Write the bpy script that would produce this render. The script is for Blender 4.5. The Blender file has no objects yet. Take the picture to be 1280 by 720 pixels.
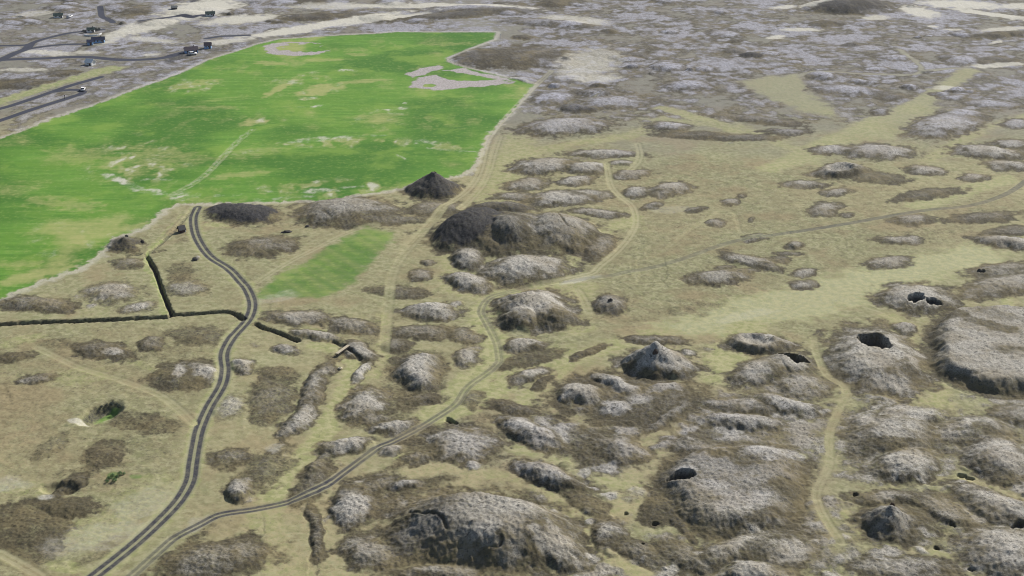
import bpy, bmesh, math, random
import numpy as np
R = math.radians
scn = bpy.context.scene
# ------------------------------------------------------------------ camera, sky, sun, exposure
CAM_H, PITCH, F_PX = 160.0, 22.0, 1838.0          # metres, degrees down, focal length in photo pixels
cam_d = bpy.data.cameras.new('camera'); cam = bpy.data.objects.new('camera', cam_d)
scn.collection.objects.link(cam); scn.camera = cam
cam.location = (0, 0, CAM_H); cam.rotation_euler = (R(90-PITCH), 0, 0)
cam_d.sensor_width = 36.0; cam_d.lens = 36.0*F_PX/1280.0
cam_d.clip_start = 1.0; cam_d.clip_end = 20000.0
SUN_AZ, SUN_EL = 40.0, 35.0                       # degrees right of straight ahead (+Y), above the horizon
w = bpy.data.worlds.new('World'); scn.world = w; w.use_nodes = True
nt = w.node_tree; bg = nt.nodes['Background']
sk = nt.nodes.new('ShaderNodeTexSky'); sk.sky_type = 'NISHITA'; sk.sun_disc = False
sk.sun_elevation = R(SUN_EL); sk.sun_rotation = R(SUN_AZ); sk.air_density = 1.0; sk.dust_density = 1.5
nt.links.new(sk.outputs[0], bg.inputs[0]); bg.inputs[1].default_value = 0.072
sd = bpy.data.lights.new('sun', 'SUN'); so = bpy.data.objects.new('sun', sd); scn.collection.objects.link(so)
sd.energy = 5.0; sd.angle = R(0.55); sd.color = (1.0, 0.965, 0.915)
so.location = (300, 400, 500)
so.rotation_euler = (R(90-SUN_EL), 0, R(180-SUN_AZ))
vs = scn.view_settings
scn.cycles.filter_width = 1.05
vs.view_transform = 'Standard'; vs.look = 'None'; vs.gamma = 1.0; vs.exposure = 0.46; vs.use_curve_mapping = False
HAZE = 0.00003

# ------------------------------------------------------------------ photo pixel <-> ground plane
CP, SP = math.cos(R(PITCH)), math.sin(R(PITCH))
def ground_at(u, v, z=0.0):
    a, b = (u-640)/F_PX, (360-v)/F_PX
    d = (a, CP+b*SP, -SP+b*CP)
    t = (z-CAM_H)/d[2]
    return d[0]*t, d[1]*t
def to_px(x, y, z=0.0):
    dz = z-CAM_H
    dep = y*CP - dz*SP; up = y*SP + dz*CP
    dep = np.where(dep > 1, dep, 1)
    return 640+F_PX*x/dep, 360-F_PX*up/dep
def mpp(v):                                        # metres per photo pixel across, at photo row v on the ground
    x, y = ground_at(640, v); return math.hypot(y, CAM_H)*math.cos(math.atan((v-360)/F_PX))/F_PX

# ------------------------------------------------------------------ numpy noise
rs = np.random.RandomState(7)
PERM = rs.permutation(4096).astype(np.int64)
GX = np.cos(rs.rand(4096)*2*np.pi).astype(np.float32); GY = np.sin(np.arccos(GX)*np.sign(rs.rand(4096)-.5)).astype(np.float32)
def noise(x, y, s, seed=0):
    x = x/s + seed*17.31; y = y/s - seed*9.77
    xi = np.floor(x).astype(np.int64); yi = np.floor(y).astype(np.int64)
    xf = (x-xi).astype(np.float32); yf = (y-yi).astype(np.float32)
    def g(ix, iy, dx, dy):
        h = PERM[(PERM[(ix+seed*131) & 4095]+iy) & 4095]
        return GX[h]*dx+GY[h]*dy
    sx = xf*xf*xf*(xf*(xf*6-15)+10); sy = yf*yf*yf*(yf*(yf*6-15)+10)
    a = g(xi, yi, xf, yf); b = g(xi+1, yi, xf-1, yf)
    c = g(xi, yi+1, xf, yf-1); d = g(xi+1, yi+1, xf-1, yf-1)
    return ((a+(b-a)*sx)*(1-sy)+(c+(d-c)*sx)*sy)*1.5
def fbm(x, y, s, o=3, seed=0, p=.5):
    r = 0; a = 1; n = 0
    for k in range(o):
        r = r+a*noise(x, y, s/2**k, seed+k*3); n += a; a *= p
    return r/n*1.35
def sst(a, b, x):
    t = np.clip((x-a)/(b-a), 0, 1); return t*t*(3-2*t)

# ------------------------------------------------------------------ terrain grid (denser in front, one sheet to the horizon)
th_d = np.arange(-27.0, 27.001, 0.0395)
th = np.concatenate([np.arange(-180, -30, 6.0), [-30, -28.5, -27.7, -27.3], th_d[1:-1], [27.3, 27.7, 28.5, 30], np.arange(36, 180.1, 6.0)])
rr = [0.5, 60, 120, 170, 200, 215, 224]
dep = math.atan2(CAM_H, 230.0); r = 230.0
while r < 900:
    rr.append(r); s2 = math.sin(math.atan2(CAM_H, r))**2
    r += min(CAM_H/s2/1470*.82, 1.15)
while r < 4600:
    rr.append(r); r *= 1.022
rr = np.array(rr)
NR, NT = len(rr), len(th)
RRg, THg = np.meshgrid(rr, np.radians(th), indexing='ij')
X = (RRg*np.sin(THg)).ravel(); Y = (RRg*np.cos(THg)).ravel()
U, V = to_px(X, Y)
bad = Y < 60
U[bad] = -9e4; V[bad] = 9e4
RAD = RRg.ravel()
near = np.clip(1-(RAD-1000)/500, 0, 1)             # hand-laid layout only near the place
SLANT = np.sqrt(Y*Y+CAM_H**2)
MP = SLANT/F_PX; SD = CAM_H/SLANT
n1 = fbm(X, Y, 11, 3, 1); n2 = fbm(X, Y, 11, 3, 40)
m1 = fbm(X, Y, 3.0, 2, 80); m2 = fbm(X, Y, 3.0, 2, 90)
UW = U+(n1*1.5+m1*.45)/MP; VW = V+(n2*1.5+m2*.45)/MP*SD
nf = fbm(X, Y, 5, 3, 120)                          # edge noise
nb = fbm(X, Y, 28, 3, 150)
nbb = fbm(X, Y, 90, 3, 170)
nm = fbm(X, Y, 1.7, 2, 190)

Z = 0.35*fbm(X, Y, 60, 3, 200)*1.6
moss = np.zeros_like(X); brown = np.zeros_like(X); lush = np.zeros_like(X); fieldm = np.zeros_like(X)
pale = np.zeros_like(X); dark = np.zeros_like(X); dry = np.zeros_like(X); rub = np.zeros_like(X)
trd = np.full_like(X, 9.0); trk = np.zeros_like(X); trp = np.zeros_like(X)
rid = np.zeros(X.shape, np.int32); rq = np.full_like(X, 9.0)

def box(u0, v0, u1, v1, W=True):
    A, B = (UW, VW) if W else (U, V)
    return np.nonzero((A > u0) & (A < u1) & (B > v0) & (B < v1))[0]
def inpoly(px, py, poly):
    ins = np.zeros(px.shape, bool); n = len(poly)
    for i in range(n):
        x0, y0 = poly[i]; x1, y1 = poly[(i+1) % n]
        if y0 == y1: continue
        c = ((y0 > py) != (y1 > py)) & (px < (x1-x0)*(py-y0)/(y1-y0)+x0)
        ins ^= c
    return ins
def segdist(px, py, pts):
    d = np.full(px.shape, 1e9)
    for (x0, y0), (x1, y1) in zip(pts[:-1], pts[1:]):
        dx, dy = x1-x0, y1-y0; L = dx*dx+dy*dy+1e-9
        t = np.clip(((px-x0)*dx+(py-y0)*dy)/L, 0, 1)
        d = np.minimum(d, np.hypot(px-x0-t*dx, py-y0-t*dy))
    return d
def poly_sd(poly, warp=True, pad=60):
    """signed distance in metres, positive inside; returns vertex index and distance"""
    us = [p[0] for p in poly]; vs_ = [p[1] for p in poly]
    i = box(min(us)-pad, min(vs_)-pad, max(us)+pad, max(vs_)+pad, warp)
    A, B = (UW[i], VW[i]) if warp else (U[i], V[i])
    ins = inpoly(A, B, poly)
    k = np.array([1/mpp(p[1]) for p in poly])
    # distance measured with the local scale
    sx = MP[i]; sy = MP[i]/SD[i]
    d = np.full(i.shape, 1e9)
    n = len(poly)
    for a in range(n):
        x0, y0 = poly[a]; x1, y1 = poly[(a+1) % n]
        dx, dy = (x1-x0)*sx, (y1-y0)*sy; L = dx*dx+dy*dy+1e-9
        qx, qy = (A-x0)*sx, (B-y0)*sy
        t = np.clip((qx*dx+qy*dy)/L, 0, 1)
        d = np.minimum(d, np.hypot(qx-t*dx, qy-t*dy))
    return i, np.where(ins, d, -d)
def spline(pts, n=8):
    out = []; P = [pts[0]]+list(pts)+[pts[-1]]
    for a in range(1, len(P)-2):
        p0, p1, p2, p3 = [np.array(q, float) for q in P[a-1:a+3]]
        for s in range(n):
            t = s/n
            out.append(tuple(.5*((2*p1)+(-p0+p2)*t+(2*p0-5*p1+4*p2-p3)*t*t+(-p0+3*p1-3*p2+p3)*t**3)))
    out.append(tuple(map(float, pts[-1]))); return out
def line_dist(pts, reach, warp=False, n=6):
    """distance in metres to a smooth line through photo points (laid on the ground)"""
    sp = spline([p[:2] for p in pts], n)
    ex = spline([(p[2] if len(p) > 2 else 1.0, 0) for p in pts], n)
    W = [ground_at(u, v) for u, v in sp]
    A, B = (X+n1*1.2, Y+n2*1.2) if warp else (X, Y)
    D = np.full(X.shape, 1e9); S = np.zeros(X.shape)
    for k in range(len(W)-1):
        (x0, y0), (x1, y1) = W[k], W[k+1]
        i = np.nonzero((A > min(x0, x1)-reach) & (A < max(x0, x1)+reach) & (B > min(y0, y1)-reach) & (B < max(y0, y1)+reach))[0]
        if not len(i): continue
        dx, dy = x1-x0, y1-y0; L = dx*dx+dy*dy+1e-9
        t = np.clip(((A[i]-x0)*dx+(B[i]-y0)*dy)/L, 0, 1)
        d = np.hypot(A[i]-x0-t*dx, B[i]-y0-t*dy)
        m = d < D[i]; j = i[m]
        D[j] = d[m]; S[j] = (ex[k][0]+(ex[k+1][0]-ex[k][0])*t)[m]
    i = np.nonzero(D < reach)[0]
    return i, D[i], S[i]

# ------------------------------------------------------------------ ground cover zones
right = sst(380, 560, U)*sst(430, 520, V)
far = sst(200, 105, V)
# open heath: patches of brown heather in the pasture; stronger to the lower right and far away
hz = -0.20 + 0.72*right + 0.85*far*sst(560, 700, U) + 0.25*sst(1180, 1280, U)*sst(200, 330, V)
hz = hz + 0.75*far*sst(660, 500, U)
greyh = np.clip(sst(215, 110, V+30*nb) + .25*right*sst(.0, .6, nbb), 0, 1)  # distance haze painted as grey far cover, plus grey heath patches lower right
brown += sst(0.05, 0.6, hz+nb*.7+nf*.45)*.85
mz = -0.30 + 0.68*right*sst(480, 760, U) + 0.68*far + .3*sst(1150, 1280, U)*sst(300, 380, V)
moss += sst(0.0, 0.7, mz+nb*.65+nf*.5+.25*n1)*.75
dry += sst(-.1, .6, nbb+.4*nf)*.5+.4*sst(560, 380, U)*sst(380, 440, V)*sst(-.4, .4, nb)
lush += sst(0.15, .8, fbm(X, Y, 35, 3, 220))*.35*(1-far)

def soft_poly(arr, poly, val, edge=2.0, nz=.8, op='mix'):
    i, d = poly_sd(poly)
    k = sst(-edge, edge, d+nz*edge*nf[i]*1.3)
    arr[i] = arr[i]*(1-k)+val*k
    return i, k
def soft_line(pts, half, edge, effects, nz=1.0):
    i, d, s = line_dist(pts, half*2+edge*3, True)
    k = sst(half+edge, half-edge, d+nz*edge*nf[i])*s
    for arr, val in effects:
        arr[i] = arr[i]*(1-k)+val*k
    return i, k

# grassy pasture in the middle (few heath patches)
PAST = [(640,345),(700,250),(760,210),(850,195),(960,205),(1000,180),(1040,205),(1120,235),(1200,225),(1290,205),(1290,255),(1230,290),(1210,318),(1110,362),(1030,420),(940,412),(860,420),(780,410),(720,430),(690,470),(640,520),(600,520),(660,450),(700,400),(640,380)]
for arr, val in ((brown, .30), (moss, 0.0)): soft_poly(arr, PAST, val, 6)
LEFT = [(-60,420),(60,410),(210,402),(300,402),(250,510),(236,600),(150,690),(60,740),(-80,760)]
soft_poly(brown, LEFT, .30, 6); soft_poly(moss, LEFT, 0.0, 4)
LEFT2 = [(130,310),(215,262),(480,285),(600,225),(640,215),(600,270),(540,330),(500,390),(460,440),(430,400),(330,395),(300,340),(240,385),(215,380),(190,320)]
soft_poly(brown, LEFT2, .12, 6); soft_poly(moss, LEFT2, 0.0, 4)
# pale green grass
STRIP = [(815,410),(900,382),(1000,352),(1100,330),(1160,316),(1215,306),(1262,316),(1252,328),(1185,346),(1110,368),(1030,396),(940,408),(860,422)]
soft_poly(lush, STRIP, 1.0, 5); soft_poly(pale, STRIP, .24, 5); soft_poly(brown, STRIP, 0, 5)
MEADOW = [(918,102),(960,96),(1000,92),(1010,106),(1018,118),(1042,134),(1044,148),(1000,139),(960,122)]
for arr, val in ((lush, .6), (brown, 0), (moss, 0), (pale, .1)): soft_poly(arr, MEADOW, val, 4)
STRIP2 = [(1035,172),(1080,150),(1140,128),(1172,112),(1205,88),(1216,88),(1185,113),(1160,132),(1195,136),(1160,148),(1130,170),(1060,182),(1020,205),(965,208),(990,190)]
for arr, val in ((lush, .6), (brown, 0), (moss, 0), (pale, .08)): soft_poly(arr, STRIP2, val, 4)
def valley(pts, half, edge=1.6, lu=.55, dr=.5, pa=0.0, amt=1.0):
    lu = min(1, lu*1.15)
    soft_line([tuple(p[:2])+(amt,) for p in pts], half, edge, ((brown, .05), (moss, 0.0), (lush, lu), (dry, dr), (pale, pa)))
valley([(1290,146),(1240,158),(1210,170),(1185,185),(1160,200)], 4, 3)
valley([(1258,224),(1200,240),(1145,256)], 5, 2, .6, .2, .1)
valley([(478,395),(484,420),(478,448),(470,470)], 2.2, 1.2, .5, .6)
valley([(400,432),(432,445),(445,462),(432,490),(415,520),(402,545),(372,577),(348,602),(338,640),(334,680),(355,712),(400,735)], 2.9, 1.2, .75, .4)
valley([(330,640),(345,690),(390,720),(440,725)], 4, 2, .35, .8)
valley([(700,352),(650,362),(612,380),(608,405),(622,430),(612,460),(580,485),(545,520),(600,500),(640,470)], 4.5, 2, .75, .3)
valley([(640,470),(700,455),(740,440),(790,425)], 3.5, 1.5, .6, .3)
valley([(630,528),(660,498),(690,478),(700,462)], 3.2, 1.5, .6, .5)
valley([(690,478),(690,505),(740,528),(800,520),(850,495),(900,470),(930,450)], 2.6, 1.4, .35, .9)
valley([(850,495),(830,530),(815,560),(800,590),(790,625),(770,640)], 4.2, 2, .4, .9)
valley([(640,560),(690,570),(720,590),(755,600),(790,610)], 2.6, 1.3, .6, .6)
valley([(600,592),(650,598),(690,618),(725,650),(760,690),(800,720)], 2.4, 1.2, .45, .9)
valley([(430,690),(480,655),(540,625),(590,600),(560,585),(520,590)], 3.2, 1.4, .3, 1.)
valley([(900,470),(920,430),(935,412)], 6, 2.5, .7, .4)
valley([(1017,422),(1022,442),(1035,467),(1058,485),(1045,520),(1038,545),(1035,580),(1022,610),(1022,635),(1038,660),(1055,685),(1065,725)], 1.9, 2.2, .35, .6, 0.0, .55)
valley([(1060,485),(1110,490),(1160,505),(1182,515)], 3.6, 2, .4, .7)
valley([(1112,395),(1135,415),(1142,440),(1148,462),(1168,480),(1178,505)], 2.6, 1.2, .55, .7)
valley([(1250,368),(1265,385),(1285,400)], 2.2, 1.2, .8, .3)
valley([(1090,620),(1130,605),(1190,600),(1250,610),(1300,640)], 1.4, 1.0, .4, .8)
valley([(1060,640),(1075,665),(1110,680),(1160,690),(1200,700)], 1.2, .8, .5, .8)
valley([(470,730),(540,712),(640,715),(700,720)], 2.0, 1, .4, .9)
valley([(640,205),(670,190),(720,180),(790,170),(830,150)], 4, 2, .5, .3)
valley([(600,270),(620,240),(640,200),(650,170)], 7, 3, .55, .4)
valley([(830,135),(880,150),(920,163)], 4, 2, .6, .4)
valley([(660,280),(700,270),(740,262)], 2, 1.5, .4, .5)
valley([(545,290),(560,330),(560,360),(600,370)], 3, 2, .5, .5)
valley([(680,325),(735,320),(760,290),(790,270)], 3.5, 2, .55, .4)
valley([(720,410),(700,385),(730,360)], 5, 2, .5, .4)

valley([(960,212),(1000,195),(1040,176),(1080,160),(1120,143),(1160,122),(1190,103),(1212,88)], 4.5, 2.5, .6, .3, .08)
valley([(830,150),(880,155),(930,160),(990,185)], 3.5, 3, .5, .3)
# ------------------------------------------------------------------ lava mounds
MOUND_LABELS = []
def mound(cx, cy, a, b, rot, h, prof='dome', ms=1.0, br=.85, dk=0.0, label=None, apex=(0, 0), rb=None):
    """one mound: footprint ellipse centred on (cx,cy) photo pixels, height in metres"""
    global Z
    e = 1.5*max(a, b)+6
    i = box(cx-e, cy-e, cx+e, cy+e)
    c, s = math.cos(R(rot)), math.sin(R(rot))
    du, dv = UW[i]-cx, VW[i]-cy
    q0 = np.hypot((du*c+dv*s)/a, (-du*s+dv*c)/b)
    if apex != (0, 0):
        k = np.clip(1-q0, 0, 1); du = du-apex[0]*k; dv = dv-apex[1]*k
    q = np.hypot((du*c+dv*s)/a, (-du*s+dv*c)/b)
    if prof == 'cone': p = np.clip(1.05-q, 0, 1)**1.1*sst(1.08, .85, q)
    elif prof == 'flat': p = sst(1.1, .35, q)
    elif prof == 'rim': p = sst(1.08, .58, q)-.6*sst(.55, .2, q)
    else: p = np.clip(1-(q/1.1)**2, 0, 1)**1.2
    if prof != 'cone': h = h*.66
    hz_ = h*p
    cur = Z[i]
    Z[i] = np.maximum(cur, cur*.35+hz_) if h > 0 else cur+hz_
    ed = nf[i]*.30+nm[i]*.12
    bk = sst(1.42, .95, q+ed*1.2)*br
    brown[i] = np.maximum(brown[i], bk)
    lush[i] *= 1-bk*.8; dry[i] *= 1-bk*.5; pale[i] *= 1-bk*.7
    mk = sst(1.22, .18, q+ed*1.5)**.8*ms*.92
    moss[i] = np.maximum(moss[i]*(1-bk*.6), mk)
    if dk: dark[i] = np.maximum(dark[i], sst(1.05, .8, q+ed*.6)*dk)  # dark cover stands for bare rock and for slope shade
    if label:
        MOUND_LABELS.append(label)
        m = (q < 1.0) & (q < rq[i]); j = i[m]
        rid[j] = 100+len(MOUND_LABELS); rq[j] = q[m]

def mound_poly(poly, h, fall, ms=1., br=.85, dk=0., label=None, power=1.0):
    i, d = poly_sd(poly)
    p = sst(0, 1, np.clip(d/fall, 0, 1))**power
    Z[i] = np.maximum(Z[i], Z[i]*.35+h*.75*p)
    ed = nf[i]*1.2+nm[i]*.5
    bk = sst(-2.6, .6, d+ed)*br
    brown[i] = np.maximum(brown[i], bk); lush[i] *= 1-bk*.8; dry[i] *= 1-bk*.5; pale[i] *= 1-bk*.7
    moss[i] = np.maximum(moss[i]*(1-bk*.8), sst(-1, 7.0, d+ed)*ms*.85)
    if dk: dark[i] = np.maximum(dark[i], sst(-.5, 1.5, d+ed)*dk)
    if label:
        MOUND_LABELS.append(label); m = d > 0; j = i[m]
        rid[j] = 100+len(MOUND_LABELS); rq[j] = .5
def lift(u, v):
    """the plan position (photo pixels at level 0) of the surface point seen at (u, v)"""
    z = 0.0
    for _ in range(8):
        x, y = ground_at(u, v, z); r_ = math.hypot(x, y); t_ = math.degrees(math.atan2(x, y))
        i_ = min(np.searchsorted(rr, r_), NR-1); j_ = min(np.searchsorted(th, t_), NT-1)
        z = .5*z+.5*float(Z[i_*NT+j_])
    x, y = ground_at(u, v, z); p = to_px(np.array(x), np.array(y)); return float(p[0]), float(p[1])
def pit(cx, cy, a, b, rot, depth, dk=1.0, steep=.75):
    cx, cy = lift(cx, cy)
    e = 1.4*max(a, b)+4
    i = box(cx-e, cy-e, cx+e, cy+e)
    c, s = math.cos(R(rot)), math.sin(R(rot))
    du, dv = UW[i]-cx, VW[i]-cy
    q = np.hypot((du*c+dv*s)/a, (-du*s+dv*c)/b)
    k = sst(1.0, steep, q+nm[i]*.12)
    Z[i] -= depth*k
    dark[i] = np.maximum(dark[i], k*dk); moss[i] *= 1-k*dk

L = mound
# -- beside the green field
L(303,268,47,12,2,4.2,'dome',.45,.9,.75,'long dark mound at the lower edge of the green field, beside the top of the gravel road')
L(438,267,67,18,0,5.0,'dome',.75,.95,.25,'broad grey mound below the green field, left of the steep dark cone',apex=(-12,-3))
L(541,237,37,12,0,6.4,'cone',.5,.95,.6,'steep dark cone with a pointed top at the corner of the green field',apex=(2,0))
L(548,262,36,10,0,1.8,'dome',.55,.9)
L(155,306,24,9,0,2.8,'cone',.35,.9,.45,'small dark mound with a boulder on top at the left field edge')
L(329,309,43,12,-6,2.2,'dome',.45,.95,0,'low brown mound below the long dark mound')
L(490,276,60,5,-3,.8,'dome',.4,.8)
# -- left, around the ditch
L(140,366,36,13,-4,1.6,'flat',.9,.7,0,'pale grey stony patch above the ditch')
L(45,381,50,10,3,1.8,'dome',.45,.95,.15,'brown heath mound above the ditch at the left edge')
L(172,384,26,7,-6,1.0,'dome',.9,.7)
L(162,330,22,7,0,.8,'dome',.5,.8); L(235,360,26,10,0,1.0,'dome',.6,.7); L(243,323,6,3,0,.6,'dome',.9,.5)
L(128,438,38,11,5,1.5,'dome',.35,1.0); L(141,441,15,5,-3,.9,'dome',.9,.5)
L(190,430,15,10,0,1.4,'dome',.45,.95); L(250,420,40,12,0,.8,'dome',.2,.75)
L(18,447,26,7,-8,.9,'dome',.1,.95); L(47,473,21,6,-8,1.0,'dome',.55,.9)
L(232,471,48,18,-6,1.6,'dome',.2,.95,0,'brown heath mound with two grey humps left of the gravel road')
L(226,468,9,15,28,1.2,'dome',.95,.3); L(256,468,17,11,8,1.6,'dome',1,.3)
L(303,459,17,11,0,2.0,'dome',1,.8,0,'small grey mound beside the right edge of the gravel road')
L(288,510,22,14,-20,1.0,'dome',.7,.5); L(338,500,30,25,-40,1.0,'dome',.35,.8)
L(301,613,19,15,-25,2.6,'dome',1,.9,0,'small round grey mound between the two tracks')
L(292,574,40,12,0,.8,'dome',.35,.85); L(335,585,35,20,-30,.8,'dome',.2,.7)
L(84,607,26,9,-25,1.4,'dome',.15,1.0,.2); L(85,635,40,13,0,1.2,'dome',0,1.0); L(130,570,28,18,-20,1.0,'dome',.1,.85); L(30,660,50,30,0,.8,'dome',0,.9)
L(180,530,40,12,5,.8,'dome',.05,.8); L(60,560,30,10,-30,.8,'dome',.2,.6)
L(270,702,75,24,-10,2.4,'dome',.45,1.0,0,'dark brown heath bank at the bottom edge between the tracks')
# -- middle left
L(375,398,42,9,2,1.8,'dome',.9,.9,0,'flat grey mound above the ditch right of the gravel road')
L(440,408,32,10,8,1.5,'dome',.6,.95); L(395,420,34,6,8,1.6,'dome',.8,.8); L(358,437,17,6,5,1.2,'dome',1,.8)
L(450,440,24,12,32,1.5,'dome',.75,1.0,0,'stony brown mound beside the plank bridge')
L(452,467,18,5,-48,1.6,'dome',1,.7,.15)
L(392,487,46,14,-58,1.8,'dome',.65,1.0,0,'long heath bank along the left side of the grass lane')
L(372,527,32,13,-38,1.6,'dome',.8,.9); L(350,470,24,10,10,.7,'dome',.1,.8)
L(540,390,37,11,0,3.2,'dome',1,.95,0,'grey domed mound left of the curving grass track')
L(569,381,10,5,5,1.0,'dome',.9,.5); L(525,345,15,8,0,1.2,'dome',.6,.9); L(535,328,8,4,0,.8,'dome',.5,.9)
L(530,415,45,9,0,1.0,'dome',.45,1.0); L(498,432,18,10,0,1.2,'dome',.45,1.0); L(580,420,20,9,0,1.0,'dome',.55,.9); L(500,365,35,7,3,.8,'dome',.3,.9)
L(584,445,17,13,0,1.4,'dome',.9,.8)
mound_poly([(480,470),(492,448),(520,440),(552,443),(556,462),(550,486),(530,497),(505,490)],3.0,5.5,1.,.9,0,'broad grey slab of a mound between two grass lanes')
L(455,508,34,20,-28,2.6,'dome',.95,.95,0,'grey mound on the right bank of the grass lane')
L(495,535,32,8,-6,1.6,'dome',.95,.9); L(530,500,26,8,-5,1.0,'dome',.3,1.0); L(470,525,20,8,-10,.8,'dome',.5,.9)
L(432,559,36,11,-10,2.4,'dome',1,.9,0,'grey mound above the dark bend of the second track')
L(395,586,24,8,-52,1.5,'dome',.8,.9); L(487,562,18,7,-10,1.4,'dome',.9,.7)
L(390,605,35,16,-45,1.0,'dome',.3,.95); L(590,500,14,10,0,.6,'dome',.3,.7)
# -- the big group in the centre
L(627,263,42,9,0,4.0,'dome',.55,.95,.45,'small dark mound behind the great dark mound')
L(642,295,100,26,2,8.6,'dome',.7,.95,.25,'great dark mound above the middle of the plain',apex=(-30,-3))
L(588,291,48,20,-14,8.2,'dome',.15,1.,.7); L(637,300,36,17,0,8.6,'dome',.6,1.,.35); L(700,294,52,22,4,7.4,'dome',.75,1.,.1)  # dark cover of the left lobe paints in the shaded crest
L(584,325,21,13,0,3.6,'dome',.85,1.,.25,'small rounded mound at the foot of the great dark mound')
L(657,339,57,18,-3,5.0,'dome',1,1.,.10,'smooth grey mound below the great dark mound')
L(586,354,30,12,14,3.0,'dome',1,.95,0,'pale sloping mound left of the smooth grey mound')
L(660,383,44,17,-6,5.6,'dome',1,1.,.10); L(652,402,30,13,4,5.0,'dome',1,1.,.25); L(692,398,34,15,6,5.2,'dome',1,1.,.05); L(669,390,50,23,-4,2.5,'flat',1,1.,.0,'round grey mound with a hollow top inside the bend of the grass track')
L(762,382,19,12,0,2.6,'dome',.75,1.,.35,'small dark rocky mound standing alone on the grass')
L(655,433,26,8,-3,2.0,'dome',1,.9,0,'low grey mound below the bend of the grass track')
L(752,310,22,14,-38,1.8,'dome',.5,1.0,0,'brown mound between two wheel tracks')
L(660,450,45,8,-12,.8,'dome',.15,.9); L(735,440,22,5,-25,.9,'dome',.2,1.0,.2); L(660,470,26,9,-16,1.6,'dome',.85,.9); L(680,480,15,6,-30,.6,'dome',.2,1.)
# -- cone and lobes, lower middle
L(790,500,95,32,2,1.2,'flat',.35,1.0)
L(826,458,50,19,3,6.6,'cone',1.0,1.0,.08,'steep grey cone with a dark pointed tip above the low lobes',apex=(-8,-1))
L(727,495,29,13,6,3.2,'dome',1,.9,0,'oval pale grey lobe left of the steep grey cone')
L(772,484,38,9,24,2.4,'dome',1,.8,0,'long pale ridge below the steep grey cone'); L(830,487,26,6,-8,1.6,'dome',1,.6); L(770,512,26,10,-8,1.8,'dome',.95,.7); L(800,502,26,8,0,1.,'dome',.8,.6)
L(820,426,40,6,3,1.2,'dome',.45,1.0); L(862,441,10,4,5,.6,'dome',.8,.9); L(838,520,45,7,-35,1.2,'dome',.5,1.0)
L(948,431,44,12,3,2.6,'rim',1,.9,0,'curved grey rim beside a grassy hollow')
L(958,464,50,17,-18,3.6,'dome',1,.9,0,'pale mound with a black cave mouth on its right end')
L(1000,480,34,18,10,2.2,'dome',.9,.9); L(990,458,36,16,10,2.6,'flat',.8,.9)
L(925,508,55,10,4,1.6,'dome',.7,1.0); L(925,528,60,10,3,2.2,'dome',1,.95,0,'long grey bank below the grassy hollow'); L(985,507,45,10,14,2.4,'dome',1,.9)
# -- craters, right
L(1096,452,66,42,10,4.2,'flat',1,1.0,0,'grey crater mound with a large black pit')
L(1072,450,30,14,-10,1.4,'dome',1,.2); L(1115,482,34,11,12,1.2,'dome',1,.2)
L(1148,374,50,18,5,3.4,'dome',1,1.0,0,'grey mound with a small black pit at the edge of the pale grass strip')
L(1130,411,16,7,0,1.6,'dome',.9,.9)
mound_poly([(1160,408),(1185,390),(1240,384),(1290,388),(1400,400),(1420,500),(1282,497),(1228,494),(1195,482),(1157,460),(1163,432)],3.9,5.5,.86,1.,.0,'broad grey plateau with a dark front edge at the right side')
L(1260,356,60,16,-10,2.0,'dome',.75,1.0); L(1265,400,50,12,10,1.2,'dome',.8,.6)
L(1118,545,62,32,0,3.0,'flat',.85,1.0,0,'rugged grey mound below the large black pit')
L(1085,528,20,14,-20,1.2,'dome',1,.2); L(1090,550,24,10,0,1.2,'dome',1,.2); L(1140,518,45,12,0,1.6,'dome',1,.6)
L(1215,540,50,18,0,2.6,'dome',1,.9); L(1132,583,44,21,-4,3.6,'dome',1,1.,0,'smooth pale mound right of the trail')
L(1248,575,46,28,20,3.6,'dome',.9,1.,0,'large grey mound at the right edge'); L(1275,520,40,14,0,2.,'dome',.6,1.)
L(1125,624,60,11,3,1.8,'dome',.75,1.0); L(1250,635,70,16,22,2.6,'dome',.95,1.); L(1180,640,50,14,20,1.5,'dome',.6,1.)
L(1122,656,50,25,8,2.4,'dome',.15,1.0)
L(1110,657,32,21,8,4.2,'cone',.8,1.0,.35,'dark rocky cone right of the trail in the lower right',apex=(2,-3))
L(1258,693,62,32,12,3.8,'dome',.95,1.,0,'rounded grey mound in the lower right corner')
L(1130,712,70,16,0,1.2,'dome',.65,1.)
# -- big hill and neighbours, bottom
mound_poly([(815,600),(828,575),(870,558),(930,552),(990,560),(1012,585),(1010,630),(985,668),(930,680),(880,672),(845,655),(822,632)],3.3,7.5,.66,1.,0,'broad hill with a small dark pit near its left end')
L(960,575,45,22,0,1.4,'dome',1,.2); L(930,640,60,18,-12,1.4,'dome',1,.2); L(890,620,40,16,10,1.2,'dome',1.,.2)
L(930,690,78,20,-14,3.0,'dome',.85,1.); L(945,722,46,18,0,3.6,'dome',.9,1.,.2,'dark grey hump at the bottom edge')
L(985,690,40,20,-10,1.2,'dome',.8,1.); L(838,645,45,8,48,.6,'dome',.1,1.,.3); L(870,560,45,12,10,1.,'dome',.55,1.)  # narrow dark band colours in shade on the hill's steep side
L(605,669,129,47,6,8.4,'flat',.85,1.,.22,'great grey hill at the bottom with a dark front slope',apex=(10,-6))
L(535,672,55,26,-12,2.0,'dome',.6,.4,.35); L(612,668,24,12,0,1.2,'rim',.6,.2,.15); L(700,692,36,24,10,3.0,'dome',1,1.)
L(440,634,26,30,14,2.6,'dome',.9,1.,0,'grey mound in the curve left of the great grey hill'); L(502,608,28,7,-8,1.5,'dome',.95,1.)
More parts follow.
